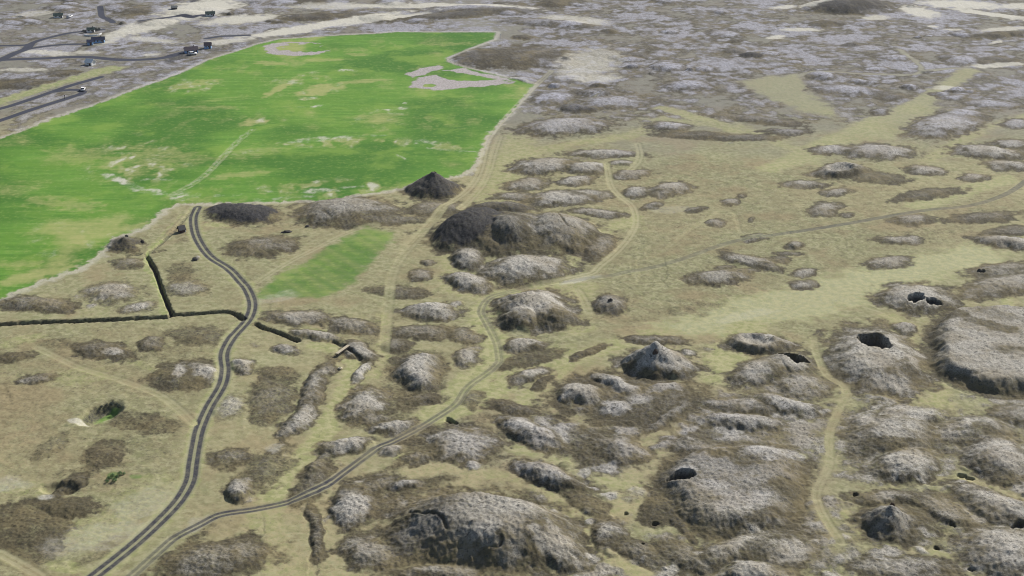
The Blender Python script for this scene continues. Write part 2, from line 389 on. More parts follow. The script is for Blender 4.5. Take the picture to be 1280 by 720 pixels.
L(460,692,36,22,10,1.6,'dome',.6,1.); L(395,665,10,40,-8,.9,'dome',.3,1.); L(545,718,60,10,2,1.2,'dome',.6,1.); L(470,610,30,10,-20,1.0,'dome',.4,1.)
L(580,557,46,23,0,2.2,'dome',.85,1.,0,'stony grey mound right of the second track'); L(592,582,10,5,0,.9,'dome',1,.5); L(525,572,22,8,-10,.9,'dome',.5,1.)
L(664,543,46,15,24,3.0,'dome',.95,1.,0,'grey ridge below the grass lane in the lower middle'); L(688,597,50,14,18,3.2,'dome',1,1.,0,'long pale ridge above the great grey hill')
L(775,562,36,19,12,2.6,'dome',.9,1.,0,'small mound with a grassy top in the lower middle'); L(640,512,30,8,10,1.,'dome',.3,1.)
L(762,665,24,20,30,1.8,'dome',.7,1.); L(820,640,20,18,30,.9,'dome',.1,1.); L(740,560,30,25,30,.9,'dome',.1,.9); L(735,630,40,12,30,.8,'dome',.2,.9)
L(800,690,34,14,20,1.2,'dome',.4,1.); L(860,700,45,14,30,1.2,'dome',.4,1.)
# -- upper middle
L(682,209,44,10,-3,3.2,'dome',1,1.,.1,'long grey mound left of the pale wheel tracks'); L(734,211,28,8,0,2.6,'dome',1,1.)
L(757,193,46,5,0,1.6,'dome',.85,1.); L(790,218,26,5,-6,1.2,'dome',.8,1.); L(776,204,18,4,0,1.,'dome',.8,.8)
L(720,226,24,6,-5,1.4,'dome',.9,1.); L(660,231,30,8,-6,1.2,'dome',.8,.9); L(702,249,48,10,-3,2.6,'dome',1,1.,0,'pale flat mound behind the great dark mound')
L(750,267,34,5,3,1.2,'dome',.8,1.); L(796,241,18,7,0,1.8,'dome',1,1.,.1); L(838,237,28,9,-7,2.2,'dome',.95,1.,0,'grey mound right of the pale wheel tracks'); L(815,257,14,4,-10,.9,'dome',.55,1.)
L(740,243,30,6,0,1.0,'dome',.7,.9); L(640,246,30,5,0,.9,'dome',.6,.8)
for q in ((871,263,13,4,-10,.8),(914,254,13,5,-5,1.1),(926,245,7,3,0,.6),(893,279,12,5,5,.8),(940,275,5,3,-20,.5),(945,299,20,5,-5,1.2),(940,327,42,8,12,1.5),(897,347,38,10,-3,2.0),(991,307,12,5,0,1.6),(1030,262,21,9,-8,1.2),(1005,231,30,5,0,1.0),(1045,240,20,5,-5,.9),(1140,275,30,7,0,1.2),(1125,300,34,6,0,1.0),(1110,328,30,8,-3,1.0),(1005,341,17,5,-3,.7),(1005,356,19,5,0,.7),(975,326,12,4,0,.6),(1060,269,10,3,0,.5),(930,340,18,3,-5,.4),(985,318,14,3,0,.5),(905,335,14,3,-8,.5)):
    L(*q, 'dome', .7 if q[3] > 4.5 else .4, .95)
L(1050,215,36,9,-2,3.0,'rim',1,1.,0,'oval grey crater with an open hollow above the pasture')
L(1095,222,40,7,4,.9,'dome',.3,.9); L(1160,243,44,6,-8,.9,'dome',.3,1.); L(1217,222,18,5,0,1.2,'dome',.9,1.); L(1158,213,24,6,3,1.3,'dome',.95,1.)
L(1095,190,52,9,2,2.0,'flat',1,.9,0,'broad pale stony mound behind the oval crater'); L(1040,188,28,6,0,1.4,'dome',.9,1.)
L(1235,191,48,8,5,2.6,'dome',1,1.,0,'bright grey ridge at the upper right'); L(1262,207,32,6,3,1.6,'dome',.95,1.); L(1230,272,44,7,-3,1.,'dome',.4,1.)
L(1265,305,52,8,8,2.6,'dome',.9,1.,0,'grey ridge at the right end of the pale grass strip'); L(1255,338,44,9,-4,1.4,'dome',.6,1.); L(1270,288,44,6,-5,1.,'dome',.4,1.)
L(1185,156,50,15,-9,2.8,'dome',1,1.,0,'two lobed pale mound at the upper right'); L(1205,143,28,7,5,1.4,'dome',1,.6); L(1272,156,20,6,0,1.4,'dome',1,1.); L(1240,130,40,5,3,1.2,'dome',.9,.9); L(1190,122,18,4,0,1.0,'dome',1,.8); L(1265,180,26,5,3,1.2,'dome',.9,1.)
L(835,159,27,6,2,1.8,'dome',.95,1.,.1,'small grey mound with a dark cleft on the far plain'); L(722,136,24,5,3,2.6,'dome',.6,1.,.4); L(705,159,58,11,-3,3.0,'dome',.9,1.,0,'broad streaked mound beside the far wheel tracks'); L(690,123,28,8,-5,1.6,'dome',1,.9)
L(765,128,45,8,0,1.5,'dome',.9,.9); L(860,107,30,7,0,2.0,'dome',1,1.,0,'pale round mound at the edge of the far meadow'); L(950,150,60,5,6,1.2,'dome',.45,1.); L(880,170,60,5,3,1.,'dome',.3,1.); L(930,172,45,4,0,.9,'dome',.4,1.); L(985,165,30,4,0,1.,'dome',.6,1.)
L(1027,95,22,5,5,2.2,'dome',1,1.); L(1060,113,45,7,4,1.5,'dome',.95,1.); L(1090,103,14,3,0,1.,'dome',1,.8); L(1100,140,14,4,0,.9,'dome',.7,1.)
L(1185,73,14,4,0,1.6,'dome',1,1.); L(640,72,72,13,-2,3.4,'dome',.15,1.0,.15,'dark brown mound indenting the far edge of the green field',apex=(-25,0)); L(655,47,14,2.5,0,1.,'dome',.3,1.,.4)
L(1060,9,55,9,0,7.5,'dome',.35,1.,.5,'dark far hill on the top edge of the plain'); L(940,70,16,3,0,2.5,'dome',.2,1.,.6); L(600,12,80,6,0,3.,'dome',.9,.8); L(690,30,60,5,4,2.4,'dome',.7,.9,.2)
L(30,105,40,6,0,1.5,'dome',.0,1.0); L(80,92,20,4,-6,1.2,'dome',0,1.); L(560,20,70,4,-4,2.,'dome',.3,.9,.4); L(380,22,40,4,0,2.,'dome',.3,1.,.3)
# many further low mounds on the far plain, scattered over the ground
rnd = random.Random(5)
for k in range(210):
    u = rnd.uniform(-100, 1400); v = rnd.uniform(-25, 122)
    if u < 640 and v > 30: continue
    if 900 < u < 1050 and v > 85: continue
    a = rnd.uniform(5, 26); L(u, v, a, a*rnd.uniform(.16, .26), rnd.uniform(-4, 5), rnd.uniform(.6, 2.2), 'dome', rnd.choice((1, 1, .9, .4, .2)), 1.)
for k in range(120):
    u = rnd.uniform(660, 1400); v = rnd.uniform(505, 760)
    a = rnd.uniform(5, 20); L(u, v, a, a*rnd.uniform(.3, .5), rnd.uniform(-20, 25), rnd.uniform(.2, .7), 'dome', rnd.choice((.9, .7, .3, 0)), .3)

# pale sandy moss streaks across the far ground
def streak(cx, cy, a, b, rot, val, arr=None, nz=.5):
    arr = pale if arr is None else arr
    e = 1.5*max(a, b)+4
    i = box(cx-e, cy-e, cx+e, cy+e)
    c, s = math.cos(R(rot)), math.sin(R(rot)); du, dv = UW[i]-cx, VW[i]-cy
    q = np.hypot((du*c+dv*s)/a, (-du*s+dv*c)/b)
    k = sst(1.15, .55, q+nz*nf[i]*.7)*val
    arr[i] = np.maximum(arr[i], k)
    return i, k
for q in ((250,12,60,13,-8,.9),(180,35,60,7,-12,.8),(150,42,30,8,-30,.7),(300,25,60,6,-5,.8),(400,32,120,5,-9,.95),(360,40,60,4,-7,.9),(480,24,70,3,-8,.85),(520,8,130,3.5,0,.8),(590,8,90,3,3,.8),(420,8,70,5,0,.6),(60,66,40,4,3,.7),(110,66,20,2.5,0,.6),(190,50,40,4,5,.6),(190,68,14,1.5,0,.7),(280,52,40,3.5,-5,.7),(40,18,30,4,-8,.5),(30,87,40,2.5,0,.6),(180,32,30,3,-5,.6),
          (720,25,50,6,5,.6),(1200,6,60,6,3,.95),(1240,18,70,3,8,.9),(1150,15,30,7,10,.9),(1020,8,25,4,0,.9),(980,9,20,3,-5,.8),(1270,8,30,4,0,.8),(1260,36,40,3,-4,.7),(1000,37,30,2.5,0,.8),(970,46,14,3,-5,.8),(1095,22,20,4,0,.7),(735,80,50,22,-10,.55),(745,98,36,6,-3,.6),(1167,33,8,1.5,0,.8),(1190,37,14,1.5,0,.7),(1245,53,12,2,-10,.7),(1180,110,20,3,0,.7),(1245,82,40,3,-2,.8)):
    streak(*q)
i = box(1150,-4,1300,34); dark[i] = np.maximum(dark[i], sst(1, .4, np.hypot((UW[i]-1215)/60, (VW[i]-13)/6))*.35)

# bare brown heath breaking through the moss on the broad hills
for q in ((1235,418,50,6,14,.75),(1190,405,20,5,-10,.6),(1270,450,30,6,5,.6),(925,585,40,9,12,.7),(985,620,22,16,20,.75),(880,545,30,8,0,.7),(960,655,34,8,-12,.6),(640,640,30,8,10,.45),(560,652,26,8,-20,.35),(1110,560,24,8,10,.6),(1225,545,26,8,10,.6),(1135,470,22,6,20,.7),(1085,560,12,16,0,.5),(935,515,36,4,6,.5),(1255,600,30,8,25,.5),(1280,660,24,6,20,.5)):
    i, k = streak(*q, brown, 1.0); moss[i] *= 1-k*.9
# hollows, pits and cave mouths
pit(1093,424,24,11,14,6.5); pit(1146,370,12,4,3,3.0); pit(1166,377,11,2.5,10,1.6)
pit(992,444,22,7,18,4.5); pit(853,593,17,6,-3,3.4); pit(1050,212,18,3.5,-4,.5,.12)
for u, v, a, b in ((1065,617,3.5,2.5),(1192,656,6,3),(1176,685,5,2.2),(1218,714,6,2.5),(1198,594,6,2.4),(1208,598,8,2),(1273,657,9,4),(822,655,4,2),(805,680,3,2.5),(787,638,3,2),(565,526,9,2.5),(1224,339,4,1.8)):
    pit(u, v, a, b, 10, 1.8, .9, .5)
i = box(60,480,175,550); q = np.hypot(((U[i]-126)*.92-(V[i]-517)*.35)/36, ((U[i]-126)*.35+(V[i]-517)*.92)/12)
Z[i] -= 2.4*sst(1.0, .45, q+nf[i]*.15); dark[i] = np.maximum(dark[i], sst(.95, .7, q+nf[i]*.2)*sst(.2, -.3, ((U[i]-126)*.35+(V[i]-517)*.92)/12)*.55)  # upper wall of the hollow painted dark as shade
pale[i] = np.maximum(pale[i], sst(1, .8, np.hypot((U[i]-102)/20, (V[i]-527)/5)+nf[i]*.3)*.6)
GRN = [(112,527),(124,514),(140,508),(150,507),(150,516),(140,524),(124,530)]
jj, kk = soft_poly(lush, GRN, 1.0, .8); fieldm[jj] = np.maximum(fieldm[jj], kk*.6); dry[jj] *= 1-kk; brown[jj] *= 1-kk
i = box(20,590,115,640); q = np.hypot((U[i]-75)/30, (V[i]-612)/9); Z[i] -= 1.2*sst(1, .4, q); pale[i] = np.maximum(pale[i], sst(1, .5, np.hypot((UW[i]-58)/16, (VW[i]-620)/5))*.6)
for cx, cy, a, b in ((142,598,12,6),(165,597,10,4)):
    i, k = streak(cx, cy, a, b, 0, .5, fieldm, 1.4)
# damp green and pale grass at the lower left
for q in ((120,660,60,22,-15,.7),(180,620,60,24,-20,.55),(30,610,40,10,0,.6),(85,710,30,10,10,.9),(100,470,60,14,-5,.5),(330,650,30,20,0,.6),(1050,712,16,8,0,.9),(505,570,14,6,-8,.8),(190,460,40,8,20,.5),(30,425,40,7,-10,.7),(270,282,18,4,0,.8),(405,420,40,9,20,.5),(700,440,26,10,0,.6),(830,415,40,6,-5,.6),(705,330,20,6,-10,.5),(640,280,70,5,0,.3)):
    streak(*q, lush)
for q in ((120,672,90,20,-12,.30),(180,630,60,20,-20,.28),(10,605,30,10,0,.35),(345,372,40,8,-10,.3),(720,350,30,4,-12,.5),(930,395,60,8,-10,.35),(840,262,30,6,0,.25),(340,560,14,8,0,.4),(250,655,20,8,-30,.3)):
    streak(*q)
# brown heath patches in the pasture
for q in ((75,430,40,10,5,.6),(200,440,70,14,0,.45),(110,590,60,10,-10,.5),(180,560,50,20,10,.4),(20,690,60,26,0,.75),(130,690,40,14,-30,.55),(60,500,60,8,20,.3),(860,385,60,12,-5,.45),(800,400,30,6,0,.4),(330,350,40,10,0,.3),(225,345,20,20,0,.7),(230,290,12,25,20,.4),(1160,290,60,8,-3,.4),(1200,265,60,5,-3,.4),(1000,300,80,8,-5,.2),(880,310,60,10,-8,.2),(520,345,30,10,-30,.4),(470,410,40,20,-30,.5),(240,680,40,12,-40,.8)):
    streak(*q, brown)

# ------------------------------------------------------------------ the green hay field
FIELD = [(-420,330),(-200,246),(0,174),(75,146),(137,125),(180,108),(225,92),(262,74),(295,64),(320,56),(350,49),(400,46),(470,42.5),(495,40),(560,40.5),(620,41),(617,49),(585,61),(558,72),(558,77),(572,82),(625,95),(645,101),(667,106),(655,120),(640,137),(622,155),(607,170),(600,188),(588,212),(572,219),(505,234),(470,240),(407,250),(320,253),(258,254),(222,254),(205,262),(183,281),(162,291),(140,297),(122,318),(95,336),(50,352),(0,373),(-100,420),(-420,560)]
i, d = poly_sd(FIELD, False, 90)
d = d+(nf[i]*1.6+nm[i]*.6)*sst(60, 160, V[i])+nm[i]*.3
k = sst(-1.2, 1.2, d)
fieldm[i] = np.maximum(fieldm[i], k)
edge = sst(3.0, .2, np.abs(d+1.0))                # a strip of bleached grass round the field
pale[i] = np.maximum(pale[i]*(1-k), edge*.5)
for arr in (moss, brown, lush, dark): arr[i] *= 1-k
dry[i] = dry[i]*(1-k)
Z[i] = Z[i]*(1-.7*k)
rid[i[k > .5]] = 1
FI = np.zeros(X.shape, bool); FI[i[k > .4]] = True
def fstreak(cx, cy, a, b, rot, val, arr=None, nz=.6):
    arr = pale if arr is None else arr
    e = 1.5*max(a, b)+4
    i = box(cx-e, cy-e, cx+e, cy+e); i = i[FI[i]]
    c, s = math.cos(R(rot)), math.sin(R(rot)); du, dv = UW[i]-cx, VW[i]-cy
    q = np.hypot((du*c+dv*s)/a, (-du*s+dv*c)/b)
    k = sst(1.2, .4, q+nz*nf[i])*val
    arr[i] = np.maximum(arr[i], k)
    return i, k
# dry = yellowish sward in the field
i = np.nonzero(FI)[0]
dry[i] = sst(.05, .75, fbm(X[i], Y[i]*.7, 30, 4, 300))*.65
for q in ((350,110,28,6,-28,.7),(400,113,35,9,-12,.75),(450,102,50,3,-3,.6),(240,106,45,5,-8,.6),(320,152,20,5,-10,.7),(100,300,16,8,5,.8),(160,285,40,8,-8,.65),(80,255,60,10,5,.5),(100,195,50,14,0,.45),(200,195,60,14,5,.5),(450,68,20,3,0,.5),(400,75,40,2.5,0,.6),(340,79,30,3,0,.6),(470,145,40,5,-5,.5),(40,345,60,9,-15,.7),(200,200,80,12,0,.45),(320,190,50,8,-10,.4),(300,218,50,5,-6,.5),(20,330,40,8,0,.5),(560,55,40,3,0,.4),(260,135,60,4,0,.4)):
    fstreak(*q, dry)
for q in ((433,88,15,1.8,0,.8),(386,122,15,2.4,-6,.9),(375,133.5,6,1.6,-5,.9),(396,133,7,1.8,-10,.9),(497,135.5,20,2.6,-4,.9),(507,129,5,1.4,0,.7),(487,150,4,1.2,0,.7),(245,108,9,2,-5,.6),(325,151,9,4,-12,.6),(420,172,60,2.0,-3,.55),(390,176,40,2.2,-4,.5),(522,177,24,4,3,.55),(560,187,40,1.4,4,.5),(545,183,10,4,30,.4),(398,238,36,4,-4,.65),(440,234,36,2,-3,.5),(360,247,50,2.2,-3,.5),(330,240,16,2,0,.4),(280,244,20,2,0,.3),(500,196,10,2,30,.4),(155,228,34,6,20,.8),(185,238,36,5,12,.75),(228,246,20,6,-5,.8),(195,225,26,2,0,.5),(190,200,26,2,0,.35),(150,192,16,2,0,.35),(200,193,20,1.5,0,.4),(315,190,26,3,-6,.35),(31,303,8,2,0,.5),(105,245,10,2,0,.2),(170,289,14,3,-10,.4),(205,270,14,6,-30,.4),(310,54,14,1.5,-10,.3),(130,120,20,2,-20,.3)):
    fstreak(*q)
for q in ((40,220,90,20,5,0),(560,140,60,16,-20,0)):
    i, k = fstreak(*q[:5], 1.0, np.zeros_like(X)); dry[i] *= 1-.6*k
i = np.nonzero(FI)[0]
fine_s = fbm(X[i], Y[i]*.55, 7, 3, 340); zone = fbm(X[i], Y[i], 45, 2, 360)
for cx, cy, a, b, g in ((170,205,80,40,.6),(430,178,140,9,.6),(420,236,140,16,.55),(380,105,70,25,.35),(240,108,60,12,.45),(560,183,40,8,.5),(110,300,120,40,.25),(480,150,60,20,.25),(330,150,50,12,.4)):
    kz = sst(1.1, .3, np.hypot((U[i]-cx)/a, (V[i]-cy)/b))
    pale[i] = np.maximum(pale[i], kz*sst(.12, .5, fine_s)*g*1.3); dry[i] = np.maximum(dry[i], kz*sst(-.2, .3, fine_s)*g)
dry[i] = np.clip(np.maximum(dry[i], sst(.05, .45, zone)*sst(-.1, .5, fine_s)*.35), 0, 1)
i = np.nonzero(FI)[0]; brk = sst(-.25, .45, fbm(X[i], Y[i]*.6, 4, 3, 390))
pale[i] *= .25+.75*brk
# grey bare-soil ring and patch
i, _ = fstreak(371,61,60,14,-3,0); q = np.hypot((UW[i]-371)/43, (VW[i]-61)/8.5)
k = sst(1.05, .93, q+nf[i]*.1)*(1-sst(.85, .68, np.hypot((UW[i]-381)/40, (VW[i]-60)/7.5)+nf[i]*.3)); rub[i] = np.maximum(rub[i], k*.9)
for poly in ([(508,92),(525,85),(548,82),(557,85),(540,89),(530,94),(515,97)],[(512,109),(522,98),(545,94),(560,100),(590,101),(625,99),(640,104),(610,108),(575,110),(545,113),(528,111)],[(555,88),(580,85),(600,91),(630,96),(640,104),(620,98),(590,93)]):
    i, d = poly_sd(poly); k = sst(-1.2, 1.2, d+nf[i]*1.5)*.9; rub[i] = np.maximum(rub[i], k)
i, _ = fstreak(537,107,9,2.5,0,0); rub[i] *= 1-sst(1, .6, np.hypot((UW[i]-537)/9, (VW[i]-107)/2.5))
for arr in (fieldm,): arr *= 1-.95*rub
# smaller green plot
PLOT = [(318,372),(332,355),(360,338),(395,318),(427,298),(462,285),(486,288),(492,298),(482,312),(462,330),(448,348),(432,362),(395,372),(345,373)]
i, d = poly_sd(PLOT, False); k = sst(-2.5, 2.5, d+nf[i]*2.5)
fieldm[i] = np.maximum(fieldm[i], k*.74)
for arr in (moss, brown, dark): arr[i] *= 1-k
dry[i] = np.maximum(dry[i]*(1-k), k*(.25+.25*noise(X[i]*.8+Y[i]*.6, X[i]*.1, 3.0, 9)))
rid[i[k > .6]] = 2

# ------------------------------------------------------------------ tracks and roads
def track(pts, half, kind, st=1.0, r=None, cut=.12):
    i, d, s = line_dist(pts, half*3.2)
    q = d/half
    m = q < trd[i]
    j = i[m]; trd[j] = q[m]
    if kind == 'dark': trk[j] = s[m]*st; trp[j] = 0
    elif kind == 'pale': trp[j] = s[m]*st*.52; trk[j] = 0
    else: trk[j] = s[m]*st; trp[j] = s[m]*st      # plain strip
    k = sst(1.6, .8, q)
    for arr in (moss, brown): arr[i] *= 1-k*.8
    sm = sst(1.5, .7, q)
    Z[i] -= cut*sm
    if r:
        w_ = q < 1.0; rid[i[w_]] = r
MAIN = [(247,259),(241.5,274),(246,297),(262,320),(285,335),(300,350),(310,363),(315.5,381),(309,400),(290,422),(280,442),(281.5,464),(277,484),(261,510),(250,535),(245,556),(241,580),(237,602),(222,627),(195,655),(162,685),(120,719),(60,765),(0,810)]
i, d, s = line_dist(MAIN, 8); k = sst(3.4, 1.2, d)                          # flatten the ground and green verges along the road
lush[i] = np.maximum(lush[i], sst(3.6, 1.6, d+nf[i])*.8); brown[i] *= 1-k
track(MAIN, 1.45, 'dark', 1.0, 3)
SECOND = [(217,672,.8),(250,655,.85),(275,643,.95),(320,636,.85),(365,626,.85),(402,610,1.0),(430,590,.9),(460,568,.6),(475,558,.9),(490,552,.8),(520,537,.55),(545,522,.6),(570,505,.45),(585,484,.4),(620,457,.35),(623,442,.3),(619,425,.3),(607,402,.35),(601,388,.4),(612,372,.4),(640,364,.25),(690,353,.1)]
track(SECOND, 1.08, 'dark', 1.0, 4)
track([(150,732,.5),(168,717,.5),(190,697,.55),(217,672,.75)], 1.1, 'dark', 1.0, 4)
track([(690,354,.7),(715,347,1.),(740,341,.8),(750,332,.6),(765,320,.6),(780,305,.6),(792,288,.6),(795,272,.6),(790,257,.6),(775,245,.55),(764,232,.55),(760,215,.5),(758,205,.4)], 1.15, 'pale', 1.0, 5)
track([(788,212,.5),(797,203,.6),(800,193,.6),(797,180,.6)], 1.3, 'pale', .9)
track([(700,352,.3),(762,344,.4),(780,340,.45),(840,327,.5),(890,310,.5),(922,301,.55),(960,295,.6),(1010,287,.75),(1060,279,.75),(1110,270,.75),(1160,262,.7),(1210,257,.6),(1255,244,.7),(1282,226,.8),(1310,205,.8)], 1.3, 'strip', .75, 6)
track([(505,312,.3),(535,280,.5),(560,256,.7),(582,240,.8),(594,226,.8),(602,208,.8),(607,185,.8),(612,172,.8),(624,156,.8),(638,140,.8),(655,122,.7),(672,105,.6),(690,88,.4)], 1.2, 'pale', .7, 7)
track([(480,440,.2),(484,400,.3),(492,340,.4),(520,300,.4),(555,262,.5)], 1.3, 'pale', .6)
track([(575,262,.5),(600,236,.6),(612,212,.6),(618,190,.6),(625,170,.5)], 1.2, 'pale', .7)
track([(213,244,.7),(225,238,.9),(240,230,.9),(258,217,.9),(275,200,.9),(288,186,.9),(298,176,.7),(315,162,.4)], 1.5, 'pale', .5)
i, d, s_ = line_dist([(213,244),(225,238),(240,230),(258,217),(275,200),(288,186),(298,176),(315,162)], 5); pale[i] = np.maximum(pale[i], .40*sst(2.0, .5, d+nf[i]*1.5)*sst(-.6, .2, nf[i]+nm[i]))
track([(322,352,.6),(360,328,.8),(400,308,.8),(440,289,.6),(470,282,.3)], 1.2, 'pale', .7)
track([(47,434,.5),(80,450,.6),(105,461,.6),(150,474,.5),(190,490,.5),(215,505,.6),(243,530,.6)], 1.1, 'pale', .5)
track([(0,692,.6),(25,705,.7),(50,720,.7)], 1.2, 'pale', .8)
track([(1017,422,.2),(1022,445,.2),(1035,470,.2),(1058,487,.2),(1045,520,.2),(1037,545,.4),(1037,580,.4),(1022,612,.5),(1024,632,.7),(1036,655,.7),(1052,680,.4)], .9, 'pale', .45)
track([(722,362,.5),(730,375,.6),(737,392,.4)], 1.2, 'pale', .6)
track([(820,320,.0),(905,262,.2),(925,290,.3)], .6, 'pale', .5)
track([(1000,94,.6),(1010,91,.8),(1035,89,.9),(1080,92,.9),(1135,93,.9),(1155,90,.9),(1185,86,.9),(1212,85,.9)], 1.3, 'strip', 0.0)
for pts, hw in (([(1000,94),(1010,91),(1035,89),(1080,92),(1135,93),(1155,90),(1185,86),(1213,85)],1.3),([(1155,90),(1149,82),(1142,75),(1125,62)],1.5),([(690,140),(720,133),(760,112)],.1)):
    soft_line(pts, hw, .8, ((lush, .3), (pale, .25), (brown, .2), (moss, 0)))
for pts in ([(-60,79),(0,75),(50,73),(100,71),(150,74),(185,73),(205,71),(225,66),(240,62)],[(-60,58),(0,57),(32,56),(50,50),(82,42),(105,39),(128,37)],[(-20,82),(5,73),(20,66),(32,61),(38,55)],[(32,61),(75,56),(110,55),(122,52)],[(125,8),(126,14),(128,21),(138,25),(141,28)],[(175,26),(200,23),(225,20),(240,22),(258,20)],[(258,48),(270,46),(280,45),(310,44)],
            [(-60,150),(0,136.5),(30,127),(62,116),(80,110),(100,104),(126,96)],[(70,114.5),(85,113),(97,113),(104,115.5),(98,119),(90,121),(50,134),(0,151),(-40,163)]):
    fs = pts[0][0] < 0 and pts[0][1] > 70 and pts[0][1] < 90
    track(pts, 2.6 if fs else 1.9, 'strip', 1.5, 8)
i, k = streak(225,70,30,5,-18,.6,dark)
streak(140,73,40,1.5,2,.5,dark); streak(137,25,8,3,30,.8,dark); streak(243,1,9,6,0,.7,dark); streak(300,3,30,2,0,.6,dark)
for poly in ([(-40,130),(0,122),(75,101),(137,82),(162,83),(150,88),(125,94),(60,113),(0,133),(-40,143)],):
    for arr, val in ((lush, .9), (brown, 0), (moss, 0), (fieldm, .25)): soft_poly(arr, poly, val, 2)

# ------------------------------------------------------------------ drainage ditches
def ditch(pts, half, depth, r=9):
    i, d, s = line_dist(pts, half*3)
    q = d/(half*(1+.35*nf[i]+.3*nm[i]))
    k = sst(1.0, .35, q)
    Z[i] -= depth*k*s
    dark[i] = np.maximum(dark[i], k*.8*s); brown[i] = np.maximum(brown[i], sst(2.2, 1., q+nf[i]*.4)*.55*s)  # shade of the far bank put into the ditch colour
    moss[i] *= 1-k; lush[i] *= 1-k
    rid[i[q < .8]] = r
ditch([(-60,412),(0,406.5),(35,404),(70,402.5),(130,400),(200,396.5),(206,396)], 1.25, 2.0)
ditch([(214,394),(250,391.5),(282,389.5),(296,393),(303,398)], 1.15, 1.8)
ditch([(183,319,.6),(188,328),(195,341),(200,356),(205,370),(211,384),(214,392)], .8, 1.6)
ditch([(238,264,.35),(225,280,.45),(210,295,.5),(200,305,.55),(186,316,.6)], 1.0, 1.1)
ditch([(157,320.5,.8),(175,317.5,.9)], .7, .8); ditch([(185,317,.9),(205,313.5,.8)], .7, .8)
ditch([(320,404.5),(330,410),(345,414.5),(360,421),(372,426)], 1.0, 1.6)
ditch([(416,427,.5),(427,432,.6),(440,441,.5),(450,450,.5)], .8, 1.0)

soft_line([(205,300),(188,312),(182,325),(190,345),(198,365),(206,392)], .9, .6, ((lush, .9), (fieldm, .3), (brown, 0)))
soft_line([(225,270),(212,285),(195,303),(186,314)], .7, .6, ((lush, .7), (fieldm, .15)))
# crescent scarps: small steps broken into the slopes
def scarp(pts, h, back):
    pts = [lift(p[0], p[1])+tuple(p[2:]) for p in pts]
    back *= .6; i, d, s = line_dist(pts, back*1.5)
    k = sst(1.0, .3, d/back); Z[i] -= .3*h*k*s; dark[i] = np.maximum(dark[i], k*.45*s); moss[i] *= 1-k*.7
scarp([(512,640,.6),(525,641,1),(540,640,1),(553,646,1),(558,660,.7)], 1.1, .8); scarp([(620,665,.5),(628,672,1),(622,682,1),(605,684,.5)], .8, .7)
scarp([(690,268,.5),(705,276,1),(718,284,.8)], .9, .9); scarp([(455,618,.6),(470,620,.8)], .8, .8);  pass
scarp([(404,262,.7),(414,270,.6)], .7, .9); scarp([(520,226,.6),(540,226,1),(562,232,.9)], .8, .7)
scarp([(1170,470,.6),(1195,486,.8),(1235,497,.8),(1290,498,.8)], .6, 1.2)  # also paints the plateau's shaded front edge dark

# ------------------------------------------------------------------ hummocky small relief
rough = np.clip(moss*.9+brown*.7+dark*.5, 0, 1)*(1-fieldm)*np.clip(trd/2-.3, 0, 1)
Z += rough*(.16*nf+.13*nm+.10*fbm(X, Y, .8, 1, 260))*np.clip(1.2-RAD/1500, .2, 1)
Z += .05*nm*(1-fieldm)*np.clip(trd/2-.3, 0, 1)
Z += sst(1400, 4600, RAD)*40*np.clip(fbm(X, Y, 1500, 3, 280)+.2, 0, 1)      # far hills beyond the picture

# ------------------------------------------------------------------ materials
def newmat(name):
    m = bpy.data.materials.new(name); m.use_nodes = True
    for n in list(m.node_tree.nodes):
        if n.type not in ('BSDF_PRINCIPLED', 'OUTPUT_MATERIAL'): m.node_tree.nodes.remove(n)
    return m, m.node_tree, m.node_tree.nodes['Principled BSDF']
def srgb(r, g, b):
    f = lambda c: (c/255/12.92 if c/255 <= .04045 else ((c/255+.055)/1.055)**2.4)
    return (f(r), f(g), f(b), 1)
class NB:
    def __init__(s, t): s.t = t
    def node(s, ty, **k):
        n = s.t.nodes.new(ty)
        for a, v in k.items(): setattr(n, a, v)
        return n
    def val(s, sock, v):
        if isinstance(v, bpy.types.NodeSocket): s.t.links.new(v, sock)
        else: sock.default_value = v
    def math(s, op, a, b=0.0, c=None, clamp=False):
        n = s.node('ShaderNodeMath', operation=op, use_clamp=clamp)
        s.val(n.inputs[0], a); s.val(n.inputs[1], b)
        if c is not None: s.val(n.inputs[2], c)
        return n.outputs[0]
    def mix(s, f, a, b, bt='MIX'):
        n = s.node('ShaderNodeMix', data_type='RGBA', blend_type=bt)
        s.val(n.inputs[0], f); s.val(n.inputs[6], a); s.val(n.inputs[7], b); return n.outputs[2]
    def step(s, a, b, x):
        n = s.node('ShaderNodeMapRange', interpolation_type='SMOOTHSTEP'); n.clamp = True
        s.val(n.inputs[0], x); n.inputs[1].default_value = a; n.inputs[2].default_value = b
        return n.outputs[0]
    def noise(s, vec, scale, detail=2.0, rough=.55, off=0):
        n = s.node('ShaderNodeTexNoise'); n.inputs['Scale'].default_value = scale
        n.inputs['Detail'].default_value = detail; n.inputs['Roughness'].default_value = rough
        if off:
            a = s.node('ShaderNodeVectorMath', operation='ADD'); s.t.links.new(vec, a.inputs[0]); a.inputs[1].default_value = (off, off*.7, off*.3); vec = a.outputs[0]
        s.t.links.new(vec, n.inputs['Vector']); return n.outputs['Fac']
    def attr(s, name):
        n = s.node('ShaderNodeAttribute'); n.attribute_type = 'GEOMETRY'; n.attribute_name = name
        sp = s.node('ShaderNodeSeparateColor'); s.t.links.new(n.outputs['Color'], sp.inputs[0]); return sp.outputs
